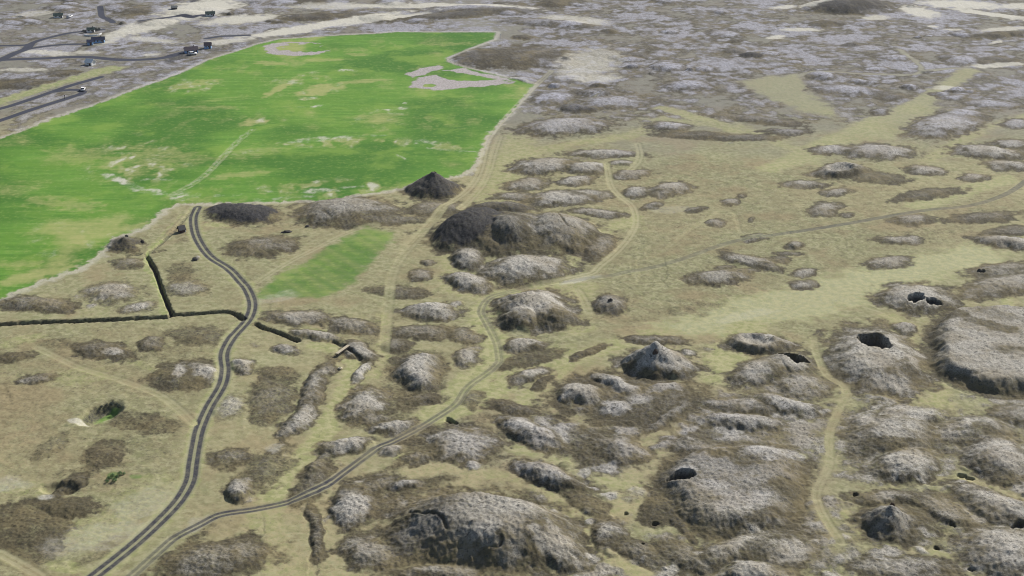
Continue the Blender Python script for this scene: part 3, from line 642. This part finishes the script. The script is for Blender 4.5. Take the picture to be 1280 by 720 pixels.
def terrain_material():
    m, t, bs = newmat('ground_cover'); b = NB(t)
    pos = b.node('ShaderNodeNewGeometry').outputs['Position']
    A = b.attr('cover_a'); B = b.attr('cover_b'); C = b.attr('cover_c')
    ms, br, lu = A[0], A[1], A[2]; fi, pa, dk = B[0], B[1], B[2]; td, tk, tp = C[0], C[1], C[2]
    D = b.attr('cover_d'); dr, rb, hg = D[0], D[1], D[2]
    fine = b.noise(pos, 2.8, 3, .7); med = b.noise(pos, .55, 3, .6, 13); big = b.noise(pos, .09, 3, .6, 31); wide = b.noise(pos, .022, 2, .5, 57)
    tuft = b.noise(pos, 1.35, 3, .7, 71)
    def thr(mask, n, sharp=.22, gain=1.0):     # noise-broken edge for a soft mask
        x = b.math('ADD', mask, b.math('MULTIPLY', b.math('SUBTRACT', n, .5), gain))
        return b.step(.5-sharp, .5+sharp, x)
    # pasture
    c = b.mix(b.step(.35, .65, med), C_['past1'], C_['past2'])
    c = b.mix(b.math('MULTIPLY', b.step(.40, .68, big), .55), c, C_['past3'])
    c = b.mix(b.math('MULTIPLY', dr, b.step(.3, .6, tuft)), c, C_['dry'])
    c = b.mix(b.math('MULTIPLY', b.step(.50, .66, b.noise(pos, .05, 5, .68, 111)), .6), c, C_['past_red'])
    c = b.mix(b.math('MULTIPLY', b.step(.54, .66, b.noise(pos, .3, 4, .7, 131)), .4), c, C_['heath3'])
    lc = b.mix(b.step(.35, .65, med), C_['lush1'], C_['lush2'])
    c = b.mix(b.math('MULTIPLY', thr(lu, med, .4, .8), .85), c, lc)
    c = b.mix(b.math('MULTIPLY', b.step(.58, .72, tuft), .35), c, C_['past_dark'])
    c = b.mix(b.math('MULTIPLY', b.step(.60, .72, fine), .35), c, C_['past_dark'])
    c = b.mix(b.math('MULTIPLY', hg, b.math('SUBTRACT', .7, b.math('MULTIPLY', lu, .6), None, True)), c, C_['haze_past'])
    # heath
    hc = b.mix(b.step(.35, .65, fine), C_['heath1'], C_['heath2'])
    hc = b.mix(b.step(.42, .68, big), hc, C_['heath3'])
    hc = b.mix(b.math('MULTIPLY', b.step(.52, .68, tuft), .75), hc, C_['heath4'])
    c = b.mix(b.math('MULTIPLY', thr(b.math('MULTIPLY', br, .92), b.math('MULTIPLY_ADD', tuft, .45, b.math('MULTIPLY', b.noise(pos, .33, 4, .68, 151), .55)), .42, 2.0), .93), c, hc)
    hc = b.mix(b.math('MULTIPLY', b.step(.50, .66, b.noise(pos, .16, 3, .6, 91)), .5), hc, C_['heath5'])
    hc = b.mix(b.math('MULTIPLY', hg, .95), hc, b.mix(b.step(.35, .65, fine), C_['haze_heath1'], C_['haze_heath2']))
    # moss
    mc = b.mix(b.step(.38, .62, fine), C_['moss1'], C_['moss2'])
    mc = b.mix(b.math('MULTIPLY', b.step(.40, .65, big), .6), mc, C_['moss3'])
    mc = b.mix(b.math('MULTIPLY', hg, .6), mc, b.mix(b.step(.38, .62, med), C_['haze_moss1'], C_['haze_moss2']))
    mc = b.mix(b.math('MULTIPLY', b.step(.53, .66, tuft), .8), mc, C_['moss_dark'])
    mc = b.mix(b.math('MULTIPLY', b.step(.60, .70, med), .5), mc, C_['heath3'])
    c = b.mix(b.math('MULTIPLY', thr(ms, b.math('MULTIPLY_ADD', tuft, .6, b.math('MULTIPLY', med, .4)), .44, 1.6), .92), c, mc)
    # bare dark lava, with shade of steep slopes and ditches painted in the same tone
    dc = b.mix(b.step(.4, .62, fine), C_['lava_shade1'], C_['lava_shade2'])
    c = b.mix(thr(dk, tuft, .35, .9), c, dc)
    # hay field
    mp = b.node('ShaderNodeMapping'); t.links.new(pos, mp.inputs[0]); mp.inputs['Rotation'].default_value = (0, 0, R(-33)); mp.inputs['Scale'].default_value = (.05, .35, .2)
    rows = b.noise(mp.outputs[0], 1.0, 3, .6, 3)
    fc = b.mix(b.step(.36, .64, rows), C_['field1'], C_['field2'])
    fc = b.mix(b.step(.38, .66, big), fc, C_['field3'])
    fc = b.mix(b.math('MULTIPLY', b.step(.42, .62, wide), .75), fc, C_['field4'])
    fc = b.mix(b.math('MULTIPLY', b.step(.50, .66, b.noise(pos, .045, 4, .65, 23)), .6), fc, C_['field5'])
    fc = b.mix(b.math('MULTIPLY', b.step(.5, .72, med), .35), fc, C_['field5'])
    fc = b.mix(b.math('MULTIPLY', thr(dr, b.math('MULTIPLY_ADD', med, .5, b.math('MULTIPLY', rows, .5)), .5, 1.0), .8), fc, C_['fdry'])
    c = b.mix(thr(fi, med, .45, .5), c, fc)
    # bleached grass / pale sand
    pc = b.mix(b.step(.35, .65, fine), C_['pale1'], C_['pale2'])
    c = b.mix(b.math('MULTIPLY', thr(pa, b.math('MULTIPLY_ADD', tuft, .5, b.math('MULTIPLY', med, .5)), .5, .9), .9), c, pc)
    rc = b.mix(b.step(.35, .65, tuft), C_['soil1'], C_['soil2'])
    c = b.mix(thr(rb, med, .3, .7), c, rc)
    # tracks: two wheel ruts with a grassy crown
    rut = b.math('MULTIPLY', b.step(.14, .34, td), b.step(1.10, .82, td))
    strip = b.step(1.05, .75, td)
    dark_only = b.math('SUBTRACT', tk, b.math('MINIMUM', tk, tp), 0, True)
    pale_only = b.math('SUBTRACT', tp, b.math('MINIMUM', tk, tp), 0, True)
    both = b.math('MINIMUM', tk, tp)
    gr = b.mix(b.step(.35, .65, fine), C_['gravel1'], C_['gravel2'])
    verge = b.mix(b.step(.4, .6, fine), C_['verge1'], C_['verge2'])
    c = b.mix(b.math('MULTIPLY', b.step(1.5, 1.0, td), b.math('MULTIPLY', dark_only, .55)), c, verge)
    wob = b.math('MULTIPLY_ADD', b.math('MULTIPLY_ADD', tuft, .4, b.math('MULTIPLY', med, .6)), 1.3, .25)
    c = b.mix(b.math('MULTIPLY', rut, b.math('MULTIPLY', dark_only, wob, None, True)), c, gr)
    c = b.mix(b.math('MULTIPLY', rut, b.math('MULTIPLY', pale_only, wob, None, True)), c, C_['rut_pale'])
    c = b.mix(b.math('MULTIPLY', strip, b.math('MULTIPLY', both, wob, None, True)), c, C_['road_far'])
    t.links.new(c, bs.inputs['Base Color'])
    bs.inputs['Roughness'].default_value = .95; bs.inputs['Specular IOR Level'].default_value = .12
    hgt = b.math('ADD', b.math('MULTIPLY', tuft, 1.0), b.math('MULTIPLY', fine, .45))
    am = b.math('MULTIPLY_ADD', b.math('MAXIMUM', b.math('MAXIMUM', ms, br), dk), .40, .12)
    am = b.math('MULTIPLY', am, b.math('SUBTRACT', 1.0, b.math('MULTIPLY', fi, .7)))
    bu = b.node('ShaderNodeBump'); bu.inputs['Distance'].default_value = .26
    t.links.new(am, bu.inputs['Strength']); t.links.new(hgt, bu.inputs['Height']); t.links.new(bu.outputs[0], bs.inputs['Normal'])
    return m
C_ = dict(
    past1=srgb(142,139,107), past2=srgb(118,118,84), past3=srgb(121,114,86), past_red=srgb(132,118,90), dry=srgb(148,136,104), past_dark=srgb(82,77,58),
    lush1=srgb(152,149,110), lush2=srgb(128,131,86),
    heath1=srgb(76,69,52), heath2=srgb(52,47,37), heath3=srgb(93,84,61), heath4=srgb(32,29,25), heath5=srgb(120,106,70), haze_heath1=srgb(86,87,102), haze_heath2=srgb(58,60,73), haze_past=srgb(104,102,102),  # grey heath and pasture tints carry painted distance haze
    moss1=srgb(174,170,160), moss2=srgb(140,136,127), moss3=srgb(122,114,98), moss_dark=srgb(56,53,48), haze_moss1=srgb(160,163,182), haze_moss2=srgb(114,116,132),  # bluish far moss tints include distance haze
    lava_shade1=srgb(34,34,37), lava_shade2=srgb(62,61,62),
    field1=srgb(72,112,38), field2=srgb(90,128,48), field3=srgb(84,121,42), field4=srgb(50,92,26), field5=srgb(112,138,58), fdry=srgb(152,148,98),
    pale1=srgb(186,183,172), pale2=srgb(166,162,148), soil1=srgb(158,152,150), soil2=srgb(132,126,122),
    gravel1=srgb(44,44,50), gravel2=srgb(64,63,67), verge1=srgb(124,121,108), verge2=srgb(108,107,88), rut_pale=srgb(164,158,128), road_far=srgb(56,58,68))
GMAT = terrain_material()

# ------------------------------------------------------------------ split the sheet into ground, fields, tracks, ditches and mounds
P3 = np.stack([X, Y, Z], 1).astype(np.float32)
G = P3.reshape(NR, NT, 3)
def normals():
    dr = np.gradient(G, axis=0); dt = np.gradient(G, axis=1)
    n = np.cross(dt, dr); n /= np.linalg.norm(n, axis=2, keepdims=True)+1e-12
    n[n[..., 2] < 0] *= -1
    return n.reshape(-1, 3)
NRM = normals()
idx = np.arange(NR*NT).reshape(NR, NT)
Q = np.stack([idx[:-1, :-1], idx[:-1, 1:], idx[1:, 1:], idx[1:, :-1]], -1).reshape(-1, 4)
fr = rid[Q]
fid = np.where((fr[:, 0] == fr[:, 2]) & (fr[:, 0] == fr[:, 1]), fr[:, 0], np.where(fr[:, 1] == fr[:, 3], fr[:, 1], np.minimum(fr[:, 0], fr[:, 2])))
def col4(a, b, c): return np.stack([np.clip(a, 0, 9), np.clip(b, 0, 9), np.clip(c, 0, 9), np.ones_like(a)], 1).astype(np.float32)
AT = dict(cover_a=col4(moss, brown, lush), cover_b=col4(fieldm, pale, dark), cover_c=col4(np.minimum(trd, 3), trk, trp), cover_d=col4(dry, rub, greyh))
def sheet(name, faces, label=None):
    vi, inv = np.unique(faces, return_inverse=True)
    me = bpy.data.meshes.new(name); nF = len(faces)
    me.vertices.add(len(vi)); me.vertices.foreach_set('co', P3[vi].ravel())
    me.loops.add(nF*4); me.loops.foreach_set('vertex_index', inv.ravel().astype(np.int32))
    me.polygons.add(nF); me.polygons.foreach_set('loop_start', np.arange(0, nF*4, 4, dtype=np.int32))
    me.update(calc_edges=True)
    me.polygons.foreach_set('use_smooth', np.ones(nF, bool))
    for k, a in AT.items():
        at = me.attributes.new(k, 'FLOAT_COLOR', 'POINT'); at.data.foreach_set('color', a[vi].ravel())
    me.normals_split_custom_set_from_vertices(NRM[vi])
    me.materials.append(GMAT)
    o = bpy.data.objects.new(name, me); scn.collection.objects.link(o)
    o['kind'] = 'structure'
    if label: o['label'] = label
    return o
SHEETS = {1: ('field', 'large bright green hay field with yellow streaks'), 2: ('field', 'smaller pale green plot below the grey mound'), 3: ('gravel_road', 'dark two rut gravel road winding down the left side'), 4: ('track', 'dark second track crossing the lower middle'), 5: ('track', 'pale twin wheel tracks curving across the pasture'), 6: ('track', 'grey straight path across the pasture to the right edge'), 7: ('track', 'worn wheel tracks along the right edge of the green field'), 8: ('road', 'dark farm roads in the upper left corner'), 9: ('ditch', 'dark drainage ditches beside the gravel road')}
for k in np.unique(fid):
    f = Q[fid == k]
    if k == 0: sheet('ground', f)
    elif k >= 100: sheet('mound', f, MOUND_LABELS[k-101])
    else: sheet(SHEETS[k][0], f, SHEETS[k][1])

# ------------------------------------------------------------------ the air
def haze(density):
    x, zt, zb = 4800, 172.0, -8.0
    me = bpy.data.meshes.new('haze')
    v = [(a*x, b_*x, c) for c in (zb, zt) for a, b_ in ((-1, -1), (1, -1), (1, 1), (-1, 1))]
    me.from_pydata(v, [], [(3, 2, 1, 0), (4, 5, 6, 7), (0, 1, 5, 4), (1, 2, 6, 5), (2, 3, 7, 6), (3, 0, 4, 7)])
    m = bpy.data.materials.new('air'); m.use_nodes = True; t = m.node_tree; t.nodes.clear()
    o_ = t.nodes.new('ShaderNodeOutputMaterial'); pv = t.nodes.new('ShaderNodeVolumePrincipled')
    pv.inputs['Color'].default_value = (.80, .88, 1, 1); pv.inputs['Density'].default_value = density; pv.inputs['Anisotropy'].default_value = .2
    t.links.new(pv.outputs[0], o_.inputs['Volume'])
    me.materials.append(m); o = bpy.data.objects.new('haze', me); scn.collection.objects.link(o); o['kind'] = 'stuff'
if HAZE: haze(HAZE)
# ------------------------------------------------------------------ placing things on the ground
def ground_z(x, y):
    r = math.hypot(x, y); t = math.degrees(math.atan2(x, y))
    i = int(np.clip(np.searchsorted(rr, r)-1, 0, NR-2)); j = int(np.clip(np.searchsorted(th, t)-1, 0, NT-2))
    a = (r-rr[i])/(rr[i+1]-rr[i]); c = (t-th[j])/(th[j+1]-th[j])
    return float((G[i, j, 2]*(1-c)+G[i, j+1, 2]*c)*(1-a)+(G[i+1, j, 2]*(1-c)+G[i+1, j+1, 2]*c)*a)
def spot(u, v):
    x, y = ground_at(u, v)
    z = ground_z(x, y)
    for _ in range(6): x, y = ground_at(u, v, z); z = .5*z+.5*ground_z(x, y)
    return (x, y, ground_z(x, y))
#THINGS#
# ------------------------------------------------------------------ things
def simple(name, c1, c2=None, scale=3.0, rough=.7):
    m, t, bs = newmat(name); b = NB(t)
    if c2 is not None:
        tc = b.node('ShaderNodeTexCoord').outputs['Object']
        t.links.new(b.mix(b.step(.3, .7, b.noise(tc, scale, 3, .6)), c1, c2), bs.inputs['Base Color'])
    else: bs.inputs['Base Color'].default_value = c1
    bs.inputs['Roughness'].default_value = rough
    return m
MT = dict(
    white=simple('white_paint', srgb(222,222,220), srgb(205,206,206)), bluewall=simple('pale_blue_boards', srgb(140,176,214), srgb(120,158,200)),
    navy=simple('navy_roofing', srgb(40,46,72), srgb(30,34,56), rough=.5), purple=simple('dark_purple_roofing', srgb(62,48,58), srgb(48,38,48), rough=.6),
    greenroof=simple('dark_green_roofing', srgb(38,62,54), srgb(30,50,44), rough=.6), black=simple('black_boards', srgb(34,34,38), srgb(48,46,48)),
    maroon=simple('dark_maroon_boards', srgb(64,34,34), srgb(52,28,30)), glass=simple('window_glass', srgb(28,34,42), rough=.12), rubber=simple('rubber', srgb(30,30,30), rough=.85),
    greyroof=simple('grey_turf_roof', srgb(120,120,118), srgb(98,100,94)), metal=simple('grey_metal', srgb(120,122,126), rough=.4), wood=simple('grey_planks', srgb(176,166,140), srgb(140,130,108), 6), darkwood=simple('dark_timber', srgb(60,52,44), srgb(44,38,34), 6),
    rock=simple('dark_lava_rock', srgb(52,49,48), srgb(78,74,70), 1.5, .95), paler=simple('pale_rock', srgb(196,186,160), srgb(168,158,134), 2, .95), brownrock=simple('brown_lava_rock', srgb(74,58,44), srgb(52,44,38), 1.5, .95),
    leaf=simple('green_leaves', srgb(76,112,48), srgb(56,90,38), 1.2), leafdark=simple('dark_leaves', srgb(34,52,34), srgb(26,40,28), 1.2), bark=simple('bark', srgb(80,68,56), srgb(62,52,44), 8), red=simple('red_lens', srgb(150,30,26), rough=.3), lens=simple('clear_lens', srgb(210,214,216), rough=.15))
def link(name, bm, mat, parent=None, smooth=False):
    me = bpy.data.meshes.new(name); bmesh.ops.recalc_face_normals(bm, faces=bm.faces[:]); bm.to_mesh(me); bm.free()
    if smooth: me.polygons.foreach_set('use_smooth', [True]*len(me.polygons))
    me.materials.append(MT[mat]); o = bpy.data.objects.new(name, me); scn.collection.objects.link(o)
    if parent: o.parent = parent
    return o
def tag(o, label, cat, group=None):
    o['label'] = label; o['category'] = cat
    if group: o['group'] = group
    return o
def thing(name, label, cat, u, v, rz=0.0, group=None, dz=0.0):
    o = bpy.data.objects.new(name, None); scn.collection.objects.link(o)
    x, y, z = spot(u, v); o.location = (x, y, z+dz); o.rotation_euler = (0, 0, R(rz)); o.empty_display_size = .3
    return tag(o, label, cat, group)
def bx(bm, x0, x1, y0, y1, z0, z1):
    v = [bm.verts.new(p) for p in ((x0,y0,z0),(x1,y0,z0),(x1,y1,z0),(x0,y1,z0),(x0,y0,z1),(x1,y0,z1),(x1,y1,z1),(x0,y1,z1))]
    for f in ((3,2,1,0),(4,5,6,7),(0,1,5,4),(1,2,6,5),(2,3,7,6),(3,0,4,7)): bm.faces.new([v[k] for k in f])
    return bm
def box_bm(*a): return bx(bmesh.new(), *a)
def prism(bm, prof, y0, y1):
    a = [bm.verts.new((x, y0, z)) for x, z in prof]; b_ = [bm.verts.new((x, y1, z)) for x, z in prof]; n = len(prof)
    bm.faces.new(a); bm.faces.new(b_[::-1])
    for k in range(n): bm.faces.new((a[k], b_[k], b_[(k+1) % n], a[(k+1) % n]))
    return bm
def gable(t, Lx, Wy, hw, hr, wall, roof, wins=2, chimney=True, door=True):
    if Lx > 4: t.scale = (.72, .72, .72)
    """cabin: ridge along local x; gables at the two ends"""
    bm = bmesh.new()
    p = [(-Wy/2, -.4), (Wy/2, -.4), (Wy/2, hw), (0, hr-.12), (-Wy/2, hw)]
    a = [bm.verts.new((-Lx/2, y, z)) for y, z in p]; c = [bm.verts.new((Lx/2, y, z)) for y, z in p]
    bm.faces.new(a); bm.faces.new(c[::-1])
    for k in range(5): bm.faces.new((a[k], c[k], c[(k+1) % 5], a[(k+1) % 5]))
    link('wall', bm, wall, t)
    e = .35; th_ = .16; sl = (hr-hw)/(Wy/2)
    bm = bmesh.new(); pr = [(-Wy/2-e, hw-sl*e), (0, hr), (Wy/2+e, hw-sl*e), (Wy/2+e, hw-sl*e+th_), (0, hr+th_), (-Wy/2-e, hw-sl*e+th_)]
    a = [bm.verts.new((-Lx/2-e, y, z)) for y, z in pr]; c = [bm.verts.new((Lx/2+e, y, z)) for y, z in pr]
    for q in ((0, 1, 4, 5), (1, 2, 3, 4)): bm.faces.new([a[k] for k in q]); bm.faces.new([c[k] for k in q][::-1])
    for k in range(6): bm.faces.new((a[k], c[k], c[(k+1) % 6], a[(k+1) % 6]))
    r_ = link('roof', bm, roof, t)
    if chimney: link('chimney', box_bm(Lx*.2, Lx*.2+.5, .2, .7, hr-.6, hr+.7), 'black', r_)
    def window(x0, x1, y, z0, z1, s):
        f = bmesh.new(); d = .05
        for q in ((x0-.08, x1+.08, z0-.08, z0), (x0-.08, x1+.08, z1, z1+.08), (x0-.08, x0, z0, z1), (x1, x1+.08, z0, z1)):
            bx(f, q[0], q[1], min(y, y+s*d), max(y, y+s*d), q[2], q[3])
        fr_ = link('window', f, 'white', t); link('pane', box_bm(x0, x1, min(y, y+s*.03), max(y, y+s*.03), z0, z1), 'glass', fr_)
    for k in range(wins):
        x = -Lx/2+Lx*(k+.7)/(wins+.6)
        window(x-.45, x+.45, -Wy/2, .9, min(1.9, hw-.15), -1)
    if door:
        d_ = link('door', box_bm(Lx/2-1.5, Lx/2-.6, -Wy/2-.05, -Wy/2, 0, 2.0 if hw > 2.1 else hw-.2), 'maroon', t)
        link('handle', box_bm(Lx/2-1.42, Lx/2-1.36, -Wy/2-.11, -Wy/2-.05, .95, 1.05), 'metal', d_)
    # a window in the left gable end
    f = bmesh.new(); x = -Lx/2; link('window', box_bm(x-.04, x, -.5, .5, .9, min(1.8, hw)), 'glass', t)
def spot_copy(t, u, v): t.location = spot(u, v)

# the farm cabins in the far upper left
t = thing('house', 'long dark roofed house with pale blue gable beside the green field edge', 'house', 239, 66, 20); gable(t, 8.5, 5.0, 2.3, 4.2, 'bluewall', 'purple', 3)
t = thing('house', 'smaller dark roofed house with pale blue walls right of the long dark roofed house', 'house', 260, 60, 8); gable(t, 4.6, 4.0, 2.2, 3.9, 'bluewall', 'purple', 2, False)
t = thing('cabin', 'navy roofed cabin at the end of a dark farm road', 'cabin', 123, 53, 12); gable(t, 8.5, 4.4, 2.1, 3.8, 'bluewall', 'navy', 3)
t = thing('shed', 'small navy shed at the left end of the navy roofed cabin', 'shed', 113, 56, 12); gable(t, 2.6, 2.4, 1.7, 2.5, 'bluewall', 'navy', 0, False)
t = thing('cabin', 'green roofed cabin with white gable nearest the top left corner', 'cabin', 73, 22, 12); gable(t, 6.4, 3.6, 1.9, 3.2, 'white', 'greenroof', 2)
t = thing('cabin', 'green roofed cabin with a white low terrace wall', 'cabin', 114, 40, 8); gable(t, 5.2, 3.6, 1.9, 3.2, 'white', 'greenroof', 2)
tw = bmesh.new()
for k in range(9):
    a0, a1 = R(-70+k*14), R(-70+(k+1)*14); r0, r1 = 5.2, 5.5
    pv_ = [tw.verts.new((r*math.cos(a)*1.2, r*math.sin(a)*.9-1, z)) for z in (-.4, .8) for r, a in ((r0, a0), (r1, a0), (r1, a1), (r0, a1))]
    for f in ((3,2,1,0),(4,5,6,7),(0,1,5,4),(1,2,6,5),(2,3,7,6),(3,0,4,7)): tw.faces.new([pv_[q] for q in f])
o = link('terrace_wall', tw, 'white'); o.location = spot(117, 42); o.rotation_euler = (0, 0, R(-60)); tag(o, 'low curved white wall in front of a green roofed cabin', 'wall')
t = thing('cabin', 'green roofed cabin standing alone on pale sand right of the others', 'cabin', 263, 20, 10); gable(t, 6.6, 3.8, 2.0, 3.4, 'white', 'greenroof', 2)
t = thing('hut', 'low grey turf roofed hut on pale sand at the top edge', 'hut', 218, 11, 5); gable(t, 4.2, 3.4, 1.3, 2.4, 'black', 'greyroof', 0, False)
t = thing('hut', 'white hut with a steep white roof beside the pale green strip', 'hut', 113, 81, -25); gable(t, 3.8, 2.8, 1.5, 2.7, 'white', 'white', 1, False)
t = thing('shed', 'tiny dark red shed with one white side near the gravel road', 'shed', 227, 290, 35); gable(t, 1.7, 1.7, 1.2, 2.1, 'maroon', 'black', 0, False, False)
link('side_panel', box_bm(.86, 1.15, -.8, .8, 0, 1.35), 'white', t)

def car(u, v, rz, label):
    t = thing('car', label, 'car', u, v, rz, 'white cars parked by the far cabins')
    bm = bmesh.new(); prism(bm, [(-2.05,.35),(2.0,.35),(2.1,.55),(2.0,.85),(1.0,.98),(-1.95,1.0),(-2.1,.7)], -.85, .85)
    bmesh.ops.bevel(bm, geom=bm.edges[:], offset=.06, segments=2, affect='EDGES'); link('body', bm, 'white', t, True)
    bm = bmesh.new(); prism(bm, [(-1.85,.99),(1.0,.97),(.35,1.42),(-1.5,1.45)], -.74, .74); link('windows', bm, 'glass', t)
    bm = bmesh.new(); prism(bm, [(-1.5,1.42),(.36,1.40),(.3,1.48),(-1.4,1.51)], -.70, .70); link('roof', bm, 'white', t)
    for x in (-1.3, 1.3):
        for y in (-.82, .82):
            bm = bmesh.new(); bmesh.ops.create_cone(bm, cap_ends=True, segments=16, radius1=.33, radius2=.33, depth=.2)
            bmesh.ops.rotate(bm, verts=bm.verts, matrix=__import__('mathutils').Matrix.Rotation(R(90), 3, 'X')); bmesh.ops.translate(bm, verts=bm.verts, vec=(x, y, .33))
            wo = link('wheel', bm, 'rubber', t)
            bm = bmesh.new(); bmesh.ops.create_cone(bm, cap_ends=True, segments=12, radius1=.2, radius2=.2, depth=.22)
            bmesh.ops.rotate(bm, verts=bm.verts, matrix=__import__('mathutils').Matrix.Rotation(R(90), 3, 'X')); bmesh.ops.translate(bm, verts=bm.verts, vec=(x, y, .33)); link('rim', bm, 'metal', wo)
    for y in (-.6, .6):
        link('headlight', box_bm(1.98, 2.09, y-.16, y+.16, .62, .78), 'lens', t); link('tail_light', box_bm(-2.10, -2.0, y-.14, y+.14, .68, .86), 'red', t)
car(87, 22, 80, 'white car parked right of the cabin nearest the top left corner')
car(104, 113, 100, 'white car parked at the bend of the loop road')
car(241, 68.5, 20, 'white car parked in front of the long dark roofed house')
# posts
def post(u, v, label, h=1.6, mat='darkwood'):
    t = thing('post', label, 'post', u, v); bm = bmesh.new(); bmesh.ops.create_cone(bm, cap_ends=True, segments=8, radius1=.13, radius2=.10, depth=h); bmesh.ops.translate(bm, verts=bm.verts, vec=(0, 0, h/2-.1))
    link('pole', bm, mat, t); link('cap', box_bm(-.22, .22, -.06, .06, h-.35, h), mat, t)
post(81, 123.5, 'short dark post beside the loop road'); post(626, 47, 'white marker post at the top corner of the green field', 1.8, 'white')
# plank bridge over the grassy ditch
t = thing('plank_bridge', 'pale plank footbridge over the dark grassy ditch', 'bridge', 429, 440, 0)
pa_, pb_ = spot(436, 433), spot(421, 446.5); ang = math.atan2(pb_[1]-pa_[1], pb_[0]-pa_[0]); ln = math.hypot(pb_[0]-pa_[0], pb_[1]-pa_[1])
t.location = ((pa_[0]+pb_[0])/2, (pa_[1]+pb_[1])/2, max(pa_[2], pb_[2])+.1); t.rotation_euler = (0, 0, ang)
bm = bmesh.new()
for k in range(3): bx(bm, -ln/2+.05*k, ln/2-.04*k, -.45+k*.3, -.18+k*.3, .28, .36)
link('deck', bm, 'wood', t)
for s_ in (-.32, .32): link('beam', box_bm(-ln/2, ln/2, s_-.07, s_+.07, -.1, .277), 'darkwood', t)
# boulders
import mathutils
def boulder(u, v, sx, sy, sz, label, mat='rock', rz=0, seed=1):
    bm = bmesh.new(); bmesh.ops.create_icosphere(bm, subdivisions=4, radius=1.0)
    for v_ in bm.verts:
        n = mathutils.noise.fractal(v_.co*1.1+mathutils.Vector((seed*7.3, seed, 0)), 1.0, 2.0, 4); f = 1+.38*n
        c = mathutils.noise.cell(v_.co*1.6+mathutils.Vector((seed, 0, seed*3)))*.10
        v_.co = mathutils.Vector((v_.co.x*sx, v_.co.y*sy, v_.co.z*sz))*(f+c)
    o = link('boulder', bm, mat); x, y, z = spot(u, v); o.location = (x, y, z+sz*.25); o.rotation_euler = (0, 0, R(rz)); tag(o, label, 'boulder')
boulder(158, 297, .55, .5, .75, 'dark boulder on top of the small dark mound at the field edge', seed=2)
boulder(178, 303, .5, .45, .7, 'dark boulder on bare grass right of the small dark mound', seed=3)
boulder(384, 283.5, .7, .5, .5, 'dark boulder at the foot of the broad grey mound', seed=4, rz=30)
boulder(358, 290.5, 1.7, .5, .45, 'long low dark rock left of the pale green plot', seed=5, rz=8)
boulder(244, 325, .8, .7, .6, 'grey rock standing in the grass left of the gravel road', 'rock', seed=6)
boulder(425, 461, .6, .5, .4, 'pale boulder on the brown bank beside the grass lane', 'paler', seed=7)
boulder(543, 217, .75, .6, .6, 'brown rock tip on the steep dark cone by the green field', 'brownrock', seed=8)
boulder(819, 441.5, .65, .5, .9, 'dark rock tip on the steep grey cone', 'brownrock', seed=9)
boulder(1115, 637, .5, .4, .9, 'brown rock spur on the dark rocky cone', 'brownrock', seed=10)
boulder(763, 376, .7, .5, .5, 'dark rock in place of a notch on the small rocky mound standing alone', seed=11)  # rock put in for a dark notch in the mound
boulder(1224, 339, .6, .5, .6, 'dark rock below the right end of the pale grass strip', seed=12)
boulder(230, 562, .01, .01, .01, '') if False else None
# shrubs of loose leaf faces
def leaves(bm, n, rx, ry, rz_, cz, size, rnd):
    for k in range(n):
        a = rnd.uniform(0, 2*math.pi); ph = math.acos(rnd.uniform(-.3, 1)); r_ = rnd.uniform(.45, 1.05)**.6*(1+.25*math.sin(3*a+ph*2))
        c = mathutils.Vector((rx*r_*math.sin(ph)*math.cos(a), ry*r_*math.sin(ph)*math.sin(a), cz+rz_*r_*math.cos(ph)))
        q = mathutils.Euler((rnd.uniform(-1, 1), rnd.uniform(-1, 1), rnd.uniform(0, 6.3))).to_matrix(); s_ = size*rnd.uniform(.6, 1.3)
        bm.faces.new([bm.verts.new(c+q @ mathutils.Vector(p)) for p in ((-s_, 0, 0), (0, -s_*.45, .1*s_), (s_, 0, 0), (0, s_*.45, .1*s_))])
def make_shrub(label, mat, group, sc, seed):
    rnd = random.Random(seed)
    t = bpy.data.objects.new('shrub', None); scn.collection.objects.link(t); tag(t, label, 'shrub', group)
    bm = bmesh.new(); leaves(bm, 420, .8*sc, .7*sc, .75*sc, .45*sc, .13*sc, rnd)
    me = bpy.data.meshes.new('foliage'); bm.to_mesh(me); bm.free(); me.materials.append(MT[mat]); o = bpy.data.objects.new('foliage', me); scn.collection.objects.link(o); o.parent = t
    bm = bmesh.new()
    for k in range(5):
        a = k*1.26; d_ = mathutils.Vector((math.cos(a)*.45*sc, math.sin(a)*.4*sc, .8*sc)); r0 = .035*sc
        lo = [bm.verts.new((r0*math.cos(j*2.1), r0*math.sin(j*2.1), -.1)) for j in range(3)]; tip = bm.verts.new(d_)
        for j in range(3): bm.faces.new((lo[j], lo[(j+1) % 3], tip))
    link('stem', bm, 'bark', t)
    return t
def copies(proto, spots, scs):
    for k, (u, v) in enumerate(spots):
        if k == 0: t = proto
        else:
            t = proto.copy(); scn.collection.objects.link(t)
            for ch in list(proto.children):
                c = ch.copy(); scn.collection.objects.link(c); c.parent = t
        t.location = spot(u, v); t.rotation_euler = (0, 0, k*1.9); s_ = scs*(1+.25*math.sin(k*2.7)); t.scale = (s_, s_, s_)
sh = make_shrub('low dark green shrub in the steep sided hollow left of the gravel road', 'leafdark', 'dark shrubs in the grassy hollow', 1.0, 3)  # dark leaf colour paints vegetation lying in shade
copies(sh, [(146,507),(139,507),(133,508),(149,510),(127,510)], .6)
sh = make_shrub('bright green shrub on the pale grass below the hollow', 'leaf', 'green shrubs on the pale grass', 1.0, 8)
copies(sh, [(136,599),(141,596),(146,597),(150,594),(155,593),(143,602),(134,603)], .6)
sh = make_shrub('dark green shrub growing beside the green roofed cabin with the white wall', 'leafdark', 'shrubs round the far cabin', 1.2, 11)
copies(sh, [(105,41),(120,39),(124,38)], 1.2)
